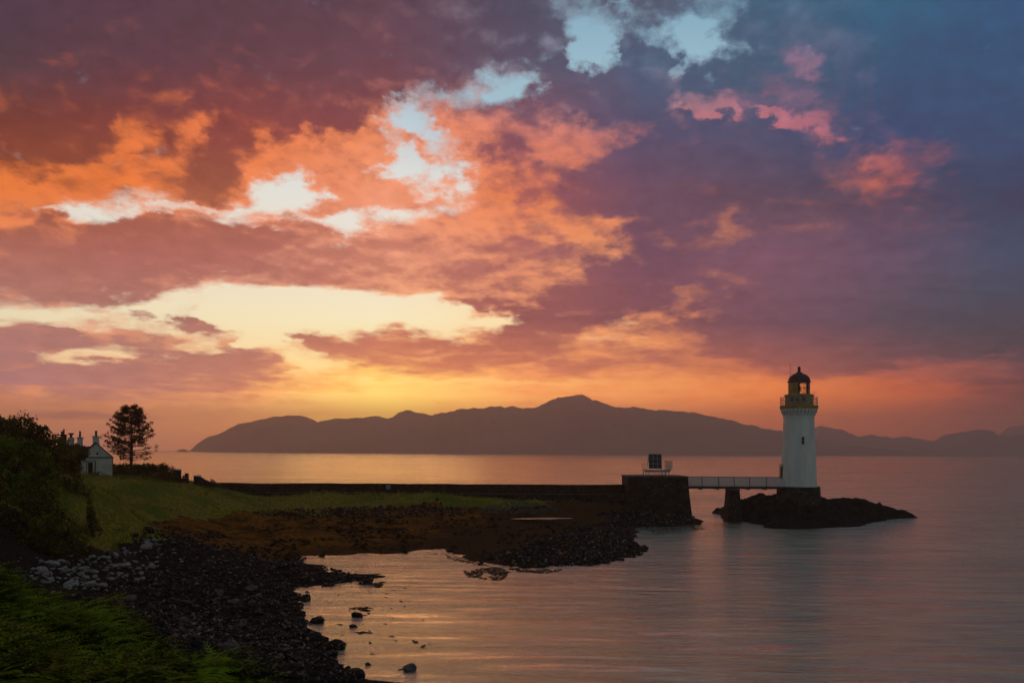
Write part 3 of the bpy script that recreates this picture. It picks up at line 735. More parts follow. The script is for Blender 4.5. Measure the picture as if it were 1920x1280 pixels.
for k in range(12):
    a = 2 * math.pi * k / 12
    m = MB(); m.tube([(1.68 * math.cos(t) * math.cos(a), 1.68 * math.cos(t) * math.sin(a), 16.95 + DD + 1.295 * math.sin(t)) for t in np.linspace(0, 1.25, 10)], 0.022, 5)
    m.build('dome_rib', domem, dome)
fn = MB(); fn.lathe([(r_, z_ + DD) for r_, z_ in [(0.5, 18.18), (0.46, 18.35), (0.30, 18.42), (0.24, 18.5), (0.22, 19.0), (0.27, 19.05), (0.24, 19.15), (0.1, 19.25), (0.03, 19.36)]], 24); fn.build('ventilator', domem, lh, smooth=True)
def whip(px0, py0, px1, py1, r=0.02, dy=0.0):
    p, s_ = at(px0, py0, YB + dy) - LB, at(px1, py1, YB + dy) - LB
    m = MB(); m.tube([p, s_], r, 5); return m.build('aerial', black, lh)
whip(1481.5, 708, 1481.5, 681, 0.022, -.6); whip(1482, 690, 1488, 694, 0.015, -.6)
whip(1524.6, 747, 1524.6, 735, 0.018); whip(1527.2, 747, 1527.2, 733, 0.018)
m = MB(); m.tube([round_pos(1.68, cam_a - 0.42, LZ0), round_pos(1.72, cam_a - 0.42, 16.4), round_pos(1.3, cam_a - 0.42, 17.3)], 0.035, 6); m.build('lightning_strap', material('copper_strap', (0.25, 0.20, 0.12), .6, .2, 4), lh)
# shaft window
zw = at(1502.7, 826, YB).z - LB.z
aw = cam_a + math.asin(((1502.7 - 1495.5) * PX) / tr(zw))
w = MB(); w.box((0, 0, 0), (0.16, 0.56, 1.30)); o = w.build('window_frame', white, lh); o.location = round_pos(tr(zw) - 0.02, aw, zw); o.rotation_euler = (0, 0, aw)
w = MB(); w.box((0.085, 0, 0), (0.02, 0.40, 1.14)); w.build('window_pane', winm, o)
w = MB(); w.box((0.098, 0, 0.08), (0.02, 0.40, 0.05)); w.build('window_bar', material('bar_green', (0.03, 0.06, 0.055), .5, .2, 4), o)
w = MB(); w.box((0.06, 0, -0.70), (0.2, 0.62, 0.09)); w.build('window_sill', white, o)
# door on the bridge side
ad = math.pi - 0.35
zd = at(1468, 887, YB).z - LB.z
w = MB(); w.box((0, 0, 0), (0.30, 1.05, 2.05)); o = w.build('door', material('door_paint', (0.030, 0.016, 0.014), .5, .2, 3), lh); o.location = round_pos(tr(zd) - 0.02, cam_a - 1.28, zd); o.rotation_euler = (0, 0, cam_a - 1.28)
w = MB(); w.box((0.02, 0, 1.25), (0.42, 1.25, 0.40), top=(0.45, 0.9)); w.build('door_hood', material('hood_stone', (.5, .42, .33), .8, .2, 3), o)
w = MB(); w.box((0.17, -0.3, 0.0), (0.05, 0.05, 0.2)); w.build('door_handle', steel, o)

# islet
ip = [(*tuple(onz(px, py))[:2], 0.0) for px, py in [(1397,973),(1409,981),(1431,988),(1460,991),(1494,992),(1530,990),(1580,988),(1619,985),(1640,978),(1662,973),(1700,971),(1724,969.5)]]
ip += [(*tuple(onz(1372,967))[:2], 0.0), (*tuple(onz(1352,961))[:2], 0.0)]
ip += [(*tuple(onz(q_, w_))[:2], -1.6) for q_, w_ in [(1334,964),(1345,972),(1318,958),(1370,978)]]
for px, py, Y in [(1345,953,141),(1362,945,137),(1380,940,130),(1415,929,131),(1450,930,129),(1470,935,124),(1495,937,123),(1525,936,124),(1545,935,127),(1580,940,128),(1610,941,129),(1640,946,130),(1668,955,132),(1700,962,134),(1455,955,121),(1500,962,119),(1560,962,121),(1600,963,124),(1420,955,124.5)]:
    ip.append(tuple(at(px, py, Y)))
LC = at(1497, 930, 125)
ip += [(LC.x, 125, 3.5), (LC.x - 3, 127, 3.5), (LC.x + 3, 127, 3.4), (LC.x, 131, 2.9), (LC.x - 8, 136, 1.6), (LC.x + 8, 136, 1.0)]
for x, y in [(30,147),(38,146),(46,144),(56,143),(64,140),(67,137)]: ip.append((x, y, 0.0))
for x, y in [(28,140),(30,131),(35,119),(42,110),(50,110),(58,115),(66,126),(72,136),(66,146),(50,152),(36,154),(24,150)]: ip.append((x, y, -2.5))
it = TPS(ip, 0.05)
ix, iy = np.meshgrid(np.arange(24, 74, 0.28), np.arange(108, 156, 0.28), indexing='ij')
iz = it(ix, iy)
rg = np.abs(fbm(ix / 3.2 + 5, iy / 3.2, 4, .55)); rr = fbm(ix / 1.1, iy / 1.1, 4, .6)
iz = iz + np.clip(iz + .5, 0, 1.4) * (0.55 * (0.25 - rg) + 0.42 * rr) + 0.10 * rr
iz = np.maximum(iz, -4)
ii = np.arange(ix.size).reshape(ix.shape)
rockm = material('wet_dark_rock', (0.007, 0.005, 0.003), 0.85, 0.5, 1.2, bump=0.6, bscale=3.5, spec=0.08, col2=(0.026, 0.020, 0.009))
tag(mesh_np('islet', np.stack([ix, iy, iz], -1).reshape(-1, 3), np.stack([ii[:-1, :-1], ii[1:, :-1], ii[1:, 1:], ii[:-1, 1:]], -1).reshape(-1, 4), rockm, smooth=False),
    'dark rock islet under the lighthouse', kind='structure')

# masonry pier
p0, p1 = at(1178, 892, 121.0), at(1290, 893, 121.0)
zt, zb = p0.z, -0.6
pw = p1.x - p0.x
pier = thing('masonry_pier', 'blocky rubble stone pier carrying the solar panel stand', 'stone pier', ((p0.x + p1.x) / 2, 124.5, zt))
hh = zt - zb
m = MB(); x0, x1 = -pw / 2, pw / 2
B = [(x0 - .1, -3.7, -hh), (x1 + 0.85, -3.7, -hh), (x1 + 0.85, 3.7, -hh), (x0 - .1, 3.7, -hh)]
M_ = [(x0, -3.5, -2.6), (x1 + 0.22, -3.5, -2.6), (x1 + 0.22, 3.5, -2.6), (x0, 3.5, -2.6)]
T = [(x0, -3.5, -0.25), (x1, -3.5, -0.25), (x1, 3.5, -0.25), (x0, 3.5, -0.25)]
vs = B + M_ + T
fs = [(3, 2, 1, 0), (8, 9, 10, 11)]
for lv in (0, 4):
    for k in range(4): fs.append((lv + k, lv + (k + 1) % 4, lv + 4 + (k + 1) % 4, lv + 4 + k))
m.add(vs, fs); m.build('pier_body', rubble, pier)
m = MB(); m.box((0, 0, -0.124), (pw + 0.16, 7.16, 0.25)); m.build('pier_cope', cope, pier, bevel=0.04)

# sea wall: parapet on a lower ledge
w0, w1 = at(398, 905, 125.0), at(1178, 909, 125.0)
L = p0.x - w0.x - 0.02
wall = thing('sea_wall', 'long low rubble sea wall running out to the masonry pier', 'sea wall', (w0.x, 125.0, w0.z))
dz = w1.z - w0.z
sl = dz / L
def sloped(m, x0, x1, y0, y1, zt, zb):
    n = max(1, int((x1 - x0) / 3)); xs = np.linspace(x0, x1, n + 1)
    jit = [0.13 * float(fbm(np.array([x / 3.0 + 3]), np.array([zt]), 3)[0]) for x in xs]
    vs = []
    for x, j in zip(xs, jit): vs += [(x, y0, zb + sl * x), (x, y1, zb + sl * x), (x, y1, zt + sl * x + j), (x, y0, zt + sl * x + j)]
    fs = [(0, 3, 2, 1), (4 * n, 4 * n + 1, 4 * n + 2, 4 * n + 3)]
    for i in range(n):
        a = 4 * i
        for k in range(4): fs.append((a + k, a + (k + 1) % 4, a + 4 + (k + 1) % 4, a + 4 + k))
    return m.add(vs, fs)
m = MB(); sloped(m, 0, L, 0, 1.1, -0.16, -1.38); m.build('parapet', rubble, wall)
m = MB(); sloped(m, 0, L, -0.06, 1.16, 0.0, -0.157); m.build('parapet_cope', rubble, wall)
m = MB(); sloped(m, 0, L, -1.0, 1.3, -1.50, -5.6); m.build('lower_wall', rubble, wall)
m = MB(); sloped(m, 0, L, -1.06, 1.3, -1.383, -1.497); m.build('ledge_cope', cope, wall)
bx_ = at(728, 912.5, 124.9)
t = thing('junction_box', 'small pale box fixed on the sea wall', 'junction box', (bx_.x, 124.85, bx_.z))
m = MB(); m.box((0, 0, 0), (0.7, 0.25, 0.75)); m.build('box_body', material('box_grey', (.22, .23, .24), .6, .15, 4), t, bevel=0.03)
m = MB(); m.box((0, -0.14, 0.0), (0.6, 0.03, 0.62)); m.build('box_lid', material('box_lid', (.28, .29, .30), .6, .15, 4), t)

# footbridge
YBR = 123.6
b0, b1 = at(1290.5, 911.5, YBR), at(1462, 912.5, YBR)
br = thing('footbridge', 'straight footbridge with pale mesh sides from stone pier to lighthouse', 'footbridge', b0)
BL = b1.x - b0.x + 0.6; bs = (b1.z - b0.z) / BL
def bar(x0, z0, x1, z1, y, w, h, name, mt):
    m = MB(); d = math.hypot(x1 - x0, z1 - z0)
    vs = []
    for x, z in ((x0, z0), (x1, z1)): vs += [(x, y - w / 2, z - h / 2), (x, y + w / 2, z - h / 2), (x, y + w / 2, z + h / 2), (x, y - w / 2, z + h / 2)]
    m.add(vs, [(0, 3, 2, 1), (4, 5, 6, 7), (0, 1, 5, 4), (1, 2, 6, 5), (2, 3, 7, 6), (3, 0, 4, 7)])
    return m.build(name, mt, br)
bar(0.0, -0.06, BL, -0.06 + bs * BL, 0.9, 1.7, 0.10, 'deck', wood)
for y in (0.02, 1.78): bar(0.0, -0.16, BL, -0.16 + bs * BL, y, 0.14, 0.34, 'side_beam', black)
posts = [(1316.6), (1348), (1377), (1406), (1437.5)]
for y in (-0.04, 1.84):
    bar(0.0, 1.46, BL, 1.46 + bs * BL, y, 0.05, 0.06, 'handrail', steel)
    bar(0.0, 0.04, BL, 0.04 + bs * BL, y, 0.05, 0.06, 'bottom_rail', steel)
    for p in posts:
        x = at(p, 900, YBR).x - b0.x
        m = MB(); m.tube([(x, y - (0.06 if y < 0 else -.06), -0.1), (x - 0.10, y - (0.06 if y < 0 else -.06), 1.50)], 0.05, 6); m.build('railing_post', material('post_blue', (0.055, 0.075, 0.085), .5, .2, 3), br)
    m = MB(); m.add([(0, y, 0.06), (BL, y, 0.06 + bs * BL), (BL, y, 1.44 + bs * BL), (0, y, 1.44)], [(0, 1, 2, 3)])
    o = m.build('mesh_side', meshm, br)
for p in posts:
    x = at(p - 1.5, 913, YBR).x - b0.x
    m = MB(); m.box((x, 0.9, -0.42), (0.30, 1.9, 0.14)); m.build('crossbeam', black, br)
# bridge support
s0 = at(1376, 913, 123.6)
bp_ = thing('bridge_support', 'tapered stone support under the middle of the footbridge', 'bridge support', (s0.x, 124.5, s0.z - 0.42))
m = MB(); hS = s0.z - 0.42 + 0.3
m.box((0.05, 0, -hS / 2), (2.3, 3.0, hS), top=(0.68, 0.75)); m.build('support_body', rubble, bp_)
m = MB(); m.box((0.05, 0, 0.02), (1.7, 2.4, 0.20)); m.build('support_cap', cope, bp_)

# solar panel stand on the pier
YS = 123.0
sb = at(1231.5, 892, YS); sb.z = zt + 0.003
ss = thing('solar_panel_stand', 'raised steel stand holding a tilted dark solar panel above the pier', 'solar panel stand', sb)
def rel(px, py, dy=0.0): return at(px, py, YS + dy) - sb
Dk = rel(1231, 881.5).z
dw0, dw1 = rel(1208, 880).x, rel(1255, 880).x
m = MB(); m.box(((dw0 + dw1) / 2, 0.6, Dk), (dw1 - dw0, 2.6, 0.14)); m.build('platform', steel, ss)
m = MB(); m.box(((dw0 + dw1) / 2, -0.73, Dk - 0.08), (dw1 - dw0 + 0.06, 0.06, 0.34)); m.build('platform_fascia', material('fascia_grey', (.33, .33, .31), .6, .2, 3), ss)
for x in (dw0 + 0.15, dw0 + 0.55, dw1 - 0.75, dw1 - 0.2):
    for y in (-0.6, 1.8):
        m = MB(); m.box((x, y, Dk / 2 - 0.05), (0.12, 0.12, Dk - 0.1)); m.build('stand_leg', steel, ss)
for y in (-0.62,):
    for (xa, za, xb, zb_) in ((dw0 + .55, Dk - .2, dw1 - .75, .12), (dw0 + .55, .12, dw1 - .75, Dk - .2)):
        m = MB(); m.tube([(xa, y, za), (xb, y, zb_)], 0.035, 6); m.build('brace', steel, ss)
# panel 3 x 3 tilted back
c00, c10, c11, c01 = rel(1215.5, 878), rel(1239.5, 878), rel(1241, 851), rel(1217.5, 851)
px0, px1, pz0, pz1 = c00.x, c10.x, c00.z, c01.z
tilt = 0.95
def pp(u, v, d=0.0): return (px0 + (px1 - px0) * u + 0.12 * v, -0.55 + tilt * v - d * 0.9, pz0 + (pz1 - pz0) * v + d * 0.3)
m = MB(); V8 = [pp(u, v, d) for d in (-0.06, 0.0) for u, v in ((0, 0), (1, 0), (1, 1), (0, 1))]
m.add(V8, [(0, 3, 2, 1), (4, 5, 6, 7), (0, 1, 5, 4), (1, 2, 6, 5), (2, 3, 7, 6), (3, 0, 4, 7)])
pn = m.build('solar_panel', solar, ss)
for i in range(4):
    m = MB(); m.tube([pp(i / 3, 0, .04), pp(i / 3, 1, .04)], 0.036, 5); m.build('panel_rib', material('rib_green', (.34, .36, .30), .5, .2, 3), pn)
    m = MB(); m.tube([pp(0, i / 3, .04), pp(1, i / 3, .04)], 0.036, 5); m.build('panel_rib', MATS['rib_green'], pn)
for u in (0.02, 0.98):
    m = MB(); m.tube([pp(u, 1), (pp(u, 0)[0] + (0.35 if u > .5 else 0), 1.7, Dk)], 0.05, 6); m.build('panel_strut', steel, ss)
for x in (dw0 + .05, dw1 - .05):
    for y in (-0.65, 0.6, 1.85):
        m = MB(); m.tube([(x, y, Dk), (x, y, Dk + 1.15)], 0.025, 5); m.build('rail_post', steel, ss)
    for z in (.6, 1.15):
        m = MB(); m.tube([(x, -.65, Dk + z), (x, 1.85, Dk + z)], 0.022, 5); m.build('guard_rail', steel, ss)
k0, k1 = rel(1249.5, 880), rel(1261, 865)
cg = thing('wire_cage', 'small wire mesh cage at the right end of the solar stand', 'wire cage', (sb.x + k0.x, YS + 0.8, sb.z + Dk + 0.073))
cw, ch = (k1.x - k0.x), k1.z - Dk
m = MB(); m.box((cw / 2, 0, ch / 2), (cw, 1.2, ch)); m.build('cage_mesh', cagem, cg)
for x in (0, cw / 2, cw):
    for y in (-.6, .6):
        m = MB(); m.tube([(x, y, 0), (x, y, ch + .03)], 0.03, 5); m.build('cage_post', steel, cg)
for z in (0.02, ch / 2, ch):
    m = MB(); m.tube([(0, -.62, z), (cw, -.62, z), (cw, .62, z), (0, .62, z), (0, -.62, z)], 0.025, 5); m.build('cage_rail', steel, cg)

# ------------------------------------------------------------------ cottages
limewash = material('limewash', (0.60, 0.60, 0.52), 0.85, 0.12, 1.2, bump=0.15)
trimd = material('dark_trim', (0.045, 0.055, 0.055), 0.7, 0.3, 4)
potm = material('clay_pot', (0.16, 0.11, 0.09), 0.8, 0.3, 5)
def chimney(parent, x, y, z0, w, d, h, pots, seed=0):
    m = MB(); m.box((x, y, z0 + h / 2), (w, d, h)); m.box((x, y, z0 + h + 0.07), (w + .22, d + .22, 0.14))
    c = m.build('chimney', limewash if seed != 9 else rubble, parent)
    for i, (ox, ph, pr) in enumerate(pots):
        m = MB(); m.lathe([(pr * 1.15, z0 + h + .14), (pr, z0 + h + .3), (pr * .92, z0 + h + ph - .15), (pr * 1.12, z0 + h + ph - .1), (pr * 1.05, z0 + h + ph)], 14)
        o = m.build('chimney_pot', potm, c, smooth=True); o.location = (x + ox, y, 0)
    return c
YH = 108.0
g0, g1 = at(149, 892, YH), at(211, 892, YH)
hw = (g1.x - g0.x) / 2
base = Vector(((g0.x + g1.x) / 2, YH, g0.z - 0.1))
eave = at(180, 857, YH).z - base.z; apex = at(180, 830, YH).z - base.z
cot = thing('cottage', 'small white gabled cottage beside the pine with a dark framed doorway', 'cottage', base, rz=R(3))
HL = 7.5
SK = -2.2                                                        # the ridge runs back to the left of the view line
m = MB()
pa = [(-hw, -0.8), (hw, -0.8), (hw, eave), (0, apex), (-hw, eave)]
vs = [(x, 0, z) for x, z in pa] + [(x + SK * 1.6, HL, z) for x, z in pa]
m.add(vs, [(0, 1, 2, 3, 4), (9, 8, 7, 6, 5)] + [(i, i + 5, (i + 1) % 5 + 5, (i + 1) % 5) for i in range(5)])
m.build('wall', limewash, cot)
for sgn in (-1, 1):
    m = MB(); xo = sgn * (hw + 0.18); zo = eave - 0.16; n = (sgn * 0.0, 0.12)
    q4 = [(0, -0.16, apex + .01), (xo, -0.16, zo), (xo + SK * 1.6, HL + .16, zo), (SK * 1.6, HL + .16, apex + .01)]
    m.add(q4 + [(x, y, z + 0.15) for x, y, z in q4], [(0, 1, 2, 3), (7, 6, 5, 4), (0, 4, 5, 1), (1, 5, 6, 2), (2, 6, 7, 3), (3, 7, 4, 0)])
    m.build('roof', slate, cot)
chimney(cot, -0.28, 0.55, apex - 0.35, 0.62, 0.62, 1.15, [(0, 0.85, 0.15)])
m = MB(); m.box((0, -0.04, eave - 0.02), (2 * hw, 0.075, 0.12)); m.build('string_course', trimd, cot)
dx0 = at(171, 880, YH).x - base.x; dz0, dz1 = -0.1, at(171, 866, YH).z - base.z
dh = dz1 - dz0 + .15
m = MB(); m.box((dx0, -0.05, dh / 2 - .1), (1.20, 0.08, dh + 0.12)); df = m.build('door_surround', trimd, cot)
m = MB(); m.box((dx0, -0.105, dh / 2 - .1), (0.98, 0.03, dh - 0.02)); m.build('door_jamb', limewash, df)
m = MB(); m.box((dx0 - 0.02, -0.135, dh / 2 - .12), (0.62, 0.03, dh - 0.22)); m.build('door_leaf', winm, df)
vz = at(182.7, 850, YH)
m = MB(); m.box((vz.x - base.x, -0.02, vz.z - base.z), (0.22, 0.06, 0.28)); m.build('vent', winm, cot)
m = MB(); m.tube([(-hw + .12, -.06, -.5), (-hw + .12, -.06, eave - .1)], 0.05, 6); m.build('downpipe', trimd, cot)
m = MB(); m.tube([(hw + .02, -.10, -.5), (hw + .02, -.10, eave - .15)], 0.045, 6); m.build('downpipe', trimd, cot)

YR = 124.0
r0 = at(133, 838, YR)
rc = thing('rear_cottage', 'larger cottage behind the trees with a row of tall chimneys', 'cottage', (r0.x, YR, r0.z - 4.6))
m = MB(); xl, xr = at(106, 850, YR).x - r0.x, at(166, 850, YR).x - r0.x
poly = [(-2.6, -1), (2.6, -1), (2.6, 2.6), (0, 4.6), (-2.6, 2.6)]
vs = [(xl, y, z) for y, z in poly] + [(xr, y, z) for y, z in poly]
m.add(vs, [(4, 3, 2, 1, 0), (5, 6, 7, 8, 9)] + [((i + 1) % 5, i + 5 - 0, i, i) if False else (i, (i + 1) % 5, (i + 1) % 5 + 5, i + 5) for i in range(5)])
m.build('wall', limewash, rc)
for sgn in (-1, 1):
    q4 = [(xl - .2, 0, 4.61), (xr + .2, 0, 4.61), (xr + .2, sgn * 2.85, 2.42), (xl - .2, sgn * 2.85, 2.42)]
    m = MB(); m.add(q4 + [(x, y, z + 0.14) for x, y, z in q4], [(0, 1, 2, 3), (7, 6, 5, 4), (0, 4, 5, 1), (1, 5, 6, 2), (2, 6, 7, 3), (3, 7, 4, 0)]); m.build('roof', slate, rc)
def chx(px): return at(px, 830, YR).x - r0.x
def chz(px, py): return at(px, py, YR).z - (r0.z - 4.6)
chimney(rc, chx(114.2), 0.3, 3.9, 0.8, 0.7, chz(114, 820) - 3.9, [(0, chz(114, 808) - chz(114, 820), .16)], 9)
chimney(rc, chx(120.8), -0.2, 3.9, 0.55, 0.6, chz(121, 816) - 3.9, [(0, chz(121, 804.5) - chz(121, 816), .13)], 9)
c_ = chimney(rc, chx(133.2), 0, 3.9, 0.62, 0.7, chz(133, 822) - 3.9, [(0, 0.75, .20)])
m = MB(); m.lathe([(.22, 0), (.44, .12), (.44, .22), (.3, .26)], 16); o = m.build('chimney_cowl', potm, c_); o.location = (chx(133.2), 0, chz(133, 822) + .62)
chimney(rc, chx(150), 0, 3.9, 0.56, 0.6, chz(150, 821) - 3.9, [(0, chz(150, 808) - chz(150, 821) - .0, .15)])

# garden wall pillars and posts by the turf
capm = material('white_cap', (0.55, 0.56, 0.55), 0.8, 0.15, 3)
def pillar(px, pyt, pyb, w, Y, label, capped=True):
    top = at(px, pyt, Y); gz = ground(top.x, Y)
    t = thing('stone_pillar', label, 'stone pillar', (top.x, Y, gz - 0.3))
    h = top.z - gz + 0.3
    m = MB(); m.box((0, 0, h / 2), (w, w, h), top=(.92, .92)); m.build('pillar_shaft', rubble, t)
    if capped:
        m = MB(); m.box((0, 0, h + 0.09), (w * 1.12, w * 1.12, 0.18), top=(.7, .7)); m.build('pillar_cap', capm, t, bevel=.03)
    return t
pillar(332, 881, 902, 0.95, 116, 'pale capped stone pillar at the end of the hedge')
pillar(350, 887, 900, 0.45, 117, 'slim dark stone gatepost standing alone beyond the hedge', False)
t = thing('stone_pillar', 'white capped stone pillar with a sloping wall end leading to the sea wall', 'stone pillar', (at(370, 890, 119).x, 119, ground(at(370, 890, 119).x, 119) - .3))
ph = at(370, 892.5, 119).z - t.location.z
m = MB(); m.box((0, 0, ph / 2), (0.8, 0.8, ph)); m.build('pillar_shaft', rubble, t)
m = MB(); m.box((0, 0, ph + .09), (0.95, 0.95, 0.18), top=(.7, .7)); m.build('pillar_cap', capm, t)
m = MB(); m.prism([(.4, 0), (.4, ph - .05), (1.1, ph - .5), (2.3, ph - 1.0), (3.4, ph - 1.2), (3.4, 0)], 0.7, at0=-.35); m.build('wall_end', rubble, t)

# ------------------------------------------------------------------ foliage
def leaf_mat(name, c1, c2, scale=0.8, trans=0.25):
    mt = bpy.data.materials.new(name); mt.use_nodes = True
    nt = mt.node_tree; b = nt.nodes['Principled BSDF']; q = Nodes(nt)
    co = q.new('ShaderNodeTexCoord').outputs['Object']
    f, _ = q.noise(co, scale, 3.0, 0.6); f2, _ = q.noise(co, scale * 9, 2.0, 0.5)
    c = q.mix(q.smooth(q.m('MULTIPLY_ADD', q.m('SUBTRACT', f2, .5), .7, f), .32, .68), (*c1, 1), (*c2, 1))
    nt.links.new(c, b.inputs['Base Color']); b.inputs['Roughness'].default_value = 0.6; b.inputs['Specular IOR Level'].default_value = 0.04
    tl = q.new('ShaderNodeBsdfTranslucent'); nt.links.new(c, tl.inputs[0])
    ms = q.new('ShaderNodeMixShader'); ms.inputs[0].default_value = trans
    nt.links.new(b.outputs[0], ms.inputs[1]); nt.links.new(tl.outputs[0], ms.inputs[2])
    nt.links.new(ms.outputs[0], nt.nodes['Material Output'].inputs[0])
    MATS[name] = mt
    return mt
lf_dark = leaf_mat('leaf_dark', (0.022, 0.024, 0.004), (0.170, 0.150, 0.020))
lf_green = leaf_mat('leaf_green', (0.022, 0.040, 0.004), (0.200, 0.250, 0.018))
lf_olive = leaf_mat('leaf_olive', (0.050, 0.045, 0.006), (0.260, 0.200, 0.030))
lf_rust = leaf_mat('leaf_rust', (0.045, 0.026, 0.008), (0.170, 0.090, 0.022))
needle = leaf_mat('pine_needle', (0.035, 0.022, 0.006), (0.170, 0.085, 0.016), 1.2, 0.5)
bark = material('bark', (0.045, 0.032, 0.022), 0.9, 0.35, 6, bump=0.5, stretch=(1, 1, .3))
fern_g = leaf_mat('bracken_green', (0.008, 0.020, 0.002), (0.260, 0.340, 0.014), 0.7, 0.3)
fern_o = leaf_mat('bracken_olive', (0.030, 0.040, 0.003), (0.300, 0.270, 0.016), 0.7, 0.3)

def quad_cloud(P, N, size, asp=0.6):
    """one leaf quad (diamond) at each point, facing roughly along its normal"""
    n = len(P)
    N = N + rng.normal(0, 0.75, (n, 3)); N /= np.linalg.norm(N, axis=1)[:, None] + 1e-9
    U = np.cross(N, rng.normal(0, 1, (n, 3))); U /= np.linalg.norm(U, axis=1)[:, None] + 1e-9
    W = np.cross(N, U)
    s = (size * rng.uniform(0.55, 1.3, n))[:, None]
    V = np.stack([P - U * s, P - W * s * asp, P + U * s, P + W * s * asp], 1).reshape(-1, 3)
    return V, np.arange(4 * n).reshape(n, 4)

def crown_points(lobes, per, shell=0.35, gap=0.30, fr=1.6):
    Ps, Ns = [], []
    for (cx, cy, cz, rx, ry, rz) in lobes:
        n = int(per * (rx * ry + rx * rz + ry * rz) / 3)
        d = rng.normal(0, 1, (n, 3)); d /= np.linalg.norm(d, axis=1)[:, None]
        r = 1 - shell * rng.random(n) ** 1.5
        wob = 1 + 0.30 * fbm(d[:, 0] * fr * 2 + cx * 3, d[:, 2] * fr * 2 + d[:, 1] * fr + cz * 3, 4, .6) * 2
        p = d * (r * wob)[:, None] * np.array([rx, ry, rz]) + np.array([cx, cy, cz])
        keep = fbm(p[:, 0] * fr + 31, p[:, 2] * fr + p[:, 1] * .7 * fr, 3, .6) > -0.5 + gap
        Ps.append(p[keep]); Ns.append(d[keep])
    return np.concatenate(Ps), np.concatenate(Ns)

def make_tree(name, label, cat, base, lobes, mat, leaf, per, group=None, trunk_r=0.2, gap=0.28, stems=1):
    """lobes are relative to base"""
    t = thing(name, label, cat, base, group=group)
    P_, N_ = crown_points(lobes, per, gap=gap)
    V, Fq = quad_cloud(P_, N_, leaf)
    mesh_np('crown', V, Fq, mat, t)
    m = MB()
    top = max(lobes, key=lambda l: l[2])
    for s_ in range(stems):
        ox = (s_ - (stems - 1) / 2) * 0.35
        m.tube([(ox, 0, -0.5), (ox + .1, 0.05, top[2] * .35), (ox + top[0] * .5, top[1] * .5, top[2] * .7), (top[0], top[1], top[2])], [trunk_r, trunk_r * .8, trunk_r * .5, trunk_r * .2], 7)
        for l in lobes[:7]:
            m.tube([(ox + .05, 0, l[2] * .35), (l[0] * .5, l[1] * .5, l[2] * .62), (l[0], l[1], l[2] + l[5] * .3)], [trunk_r * .5, trunk_r * .35, trunk_r * .1], 5)
    m.build('trunk', bark, t)
    return t

def lobes_px(base, Y, spec):
    """spec: (px, py, radius in px, depth offset m, flatten)"""
    out = []
    for px, py, rp, dy, fl in spec:
        p = at(px, py, Y + dy) - base; r = rp * (Y + dy) / F
        out.append((p.x, p.y, p.z, r, r, r * fl))
    return out
def base_at(px, Y):
    x = at(px, 900, Y).x
    return Vector((x, Y, ground(x, Y) - 0.1))

Yt = 76.0; bt = base_at(45, Yt)
make_tree('broadleaf_tree', 'tallest dark round crowned tree rising at the left edge of the photo', 'tree', bt,
  lobes_px(bt, Yt, [(8,815,38,0,.9),(40,812,34,-.5,1),(68,824,30,0,1),(84,845,24,-1,1),(20,850,44,-1.5,1),(60,862,40,-1,1),(92,868,22,-.5,1.1),(2,795,22,1,.8),(50,900,44,0,1)]), lf_dark, 0.13, 900, 'trees and bushes left of the cottage', 0.3)
Yt = 64.0; bt = base_at(20, Yt)
make_tree('broadleaf_tree', 'green leaved tree in front of the tallest one, with a lower rounded crown', 'tree', bt,
  lobes_px(bt, Yt, [(15,848,38,0,.9),(45,850,32,-.5,.9),(70,868,26,0,1),(20,900,50,-1,1),(66,910,40,0,1),(90,900,22,0,1),(-15,870,40,0,1),(40,945,50,0,.9)]), lf_green, 0.12, 900, 'trees and bushes left of the cottage', 0.25)
Yt = 80.0; bt = base_at(112, Yt)
make_tree('broadleaf_tree', 'narrow olive tree with a leaning crown right of the tall dark tree', 'tree', bt,
  lobes_px(bt, Yt, [(108,838,20,0,1.1),(122,858,20,0,1.2),(104,868,24,-.5,1.1),(118,890,24,0,1.1),(108,915,26,0,1),(130,900,14,0,1.1)]), lf_olive, 0.14, 950, 'trees and bushes left of the cottage', 0.2)
Yt = 98.0; bt = base_at(140, Yt)
make_tree('bush', 'dense dark bush covering the left slope of the cottage roof', 'bush', bt,
  lobes_px(bt, Yt, [(142,848,18,0,.9),(152,848,13,0,.8),(132,856,17,0,1),(146,862,14,-.5,.7),(126,872,18,0,1),(136,878,14,0,1)]), lf_dark, 0.15, 1000, 'trees and bushes left of the cottage', 0.15)
Yt = 72.0; bt = base_at(138, Yt)
make_tree('bush', 'spreading low bush at the left end of the turf in front of the cottage', 'bush', bt,
  lobes_px(bt, Yt, [(128,905,22,0,.9),(142,922,22,0,.8),(152,932,14,0,.7),(118,930,26,0,.9),(110,950,26,-.5,.8),(138,938,16,-.5,.6)]), lf_dark, 0.11, 950, 'trees and bushes left of the cottage', 0.12)
Yt = 56.0; bt = base_at(45, Yt)
make_tree('bush', 'broad shadowed thicket low at the left edge above the pale stones', 'bush', bt,
  lobes_px(bt, Yt, [(0,960,48,0,1),(45,965,42,0,1),(85,970,36,0,1),(20,1010,50,-1,.7),(70,1010,42,-1,.7),(118,985,28,0,1),(105,1020,34,-.5,.7),(150,1000,22,0,.9),(150,1030,22,-.5,.5),(-20,1020,40,-1,.8)]), lf_dark, 0.10, 800, 'trees and bushes left of the cottage', 0.15, stems=3)
Yt = 66.0; bt = base_at(172, Yt)
make_tree('sapling', 'thin upright sapling at the foot of the turf slope', 'sapling', bt,
  lobes_px(bt, Yt, [(168,945,5,0,2),(170,962,8,0,1.4),(172,980,12,0,1),(166,995,14,0,.8),(180,995,12,0,.7)]), lf_dark, 0.09, 1700, None, 0.05)

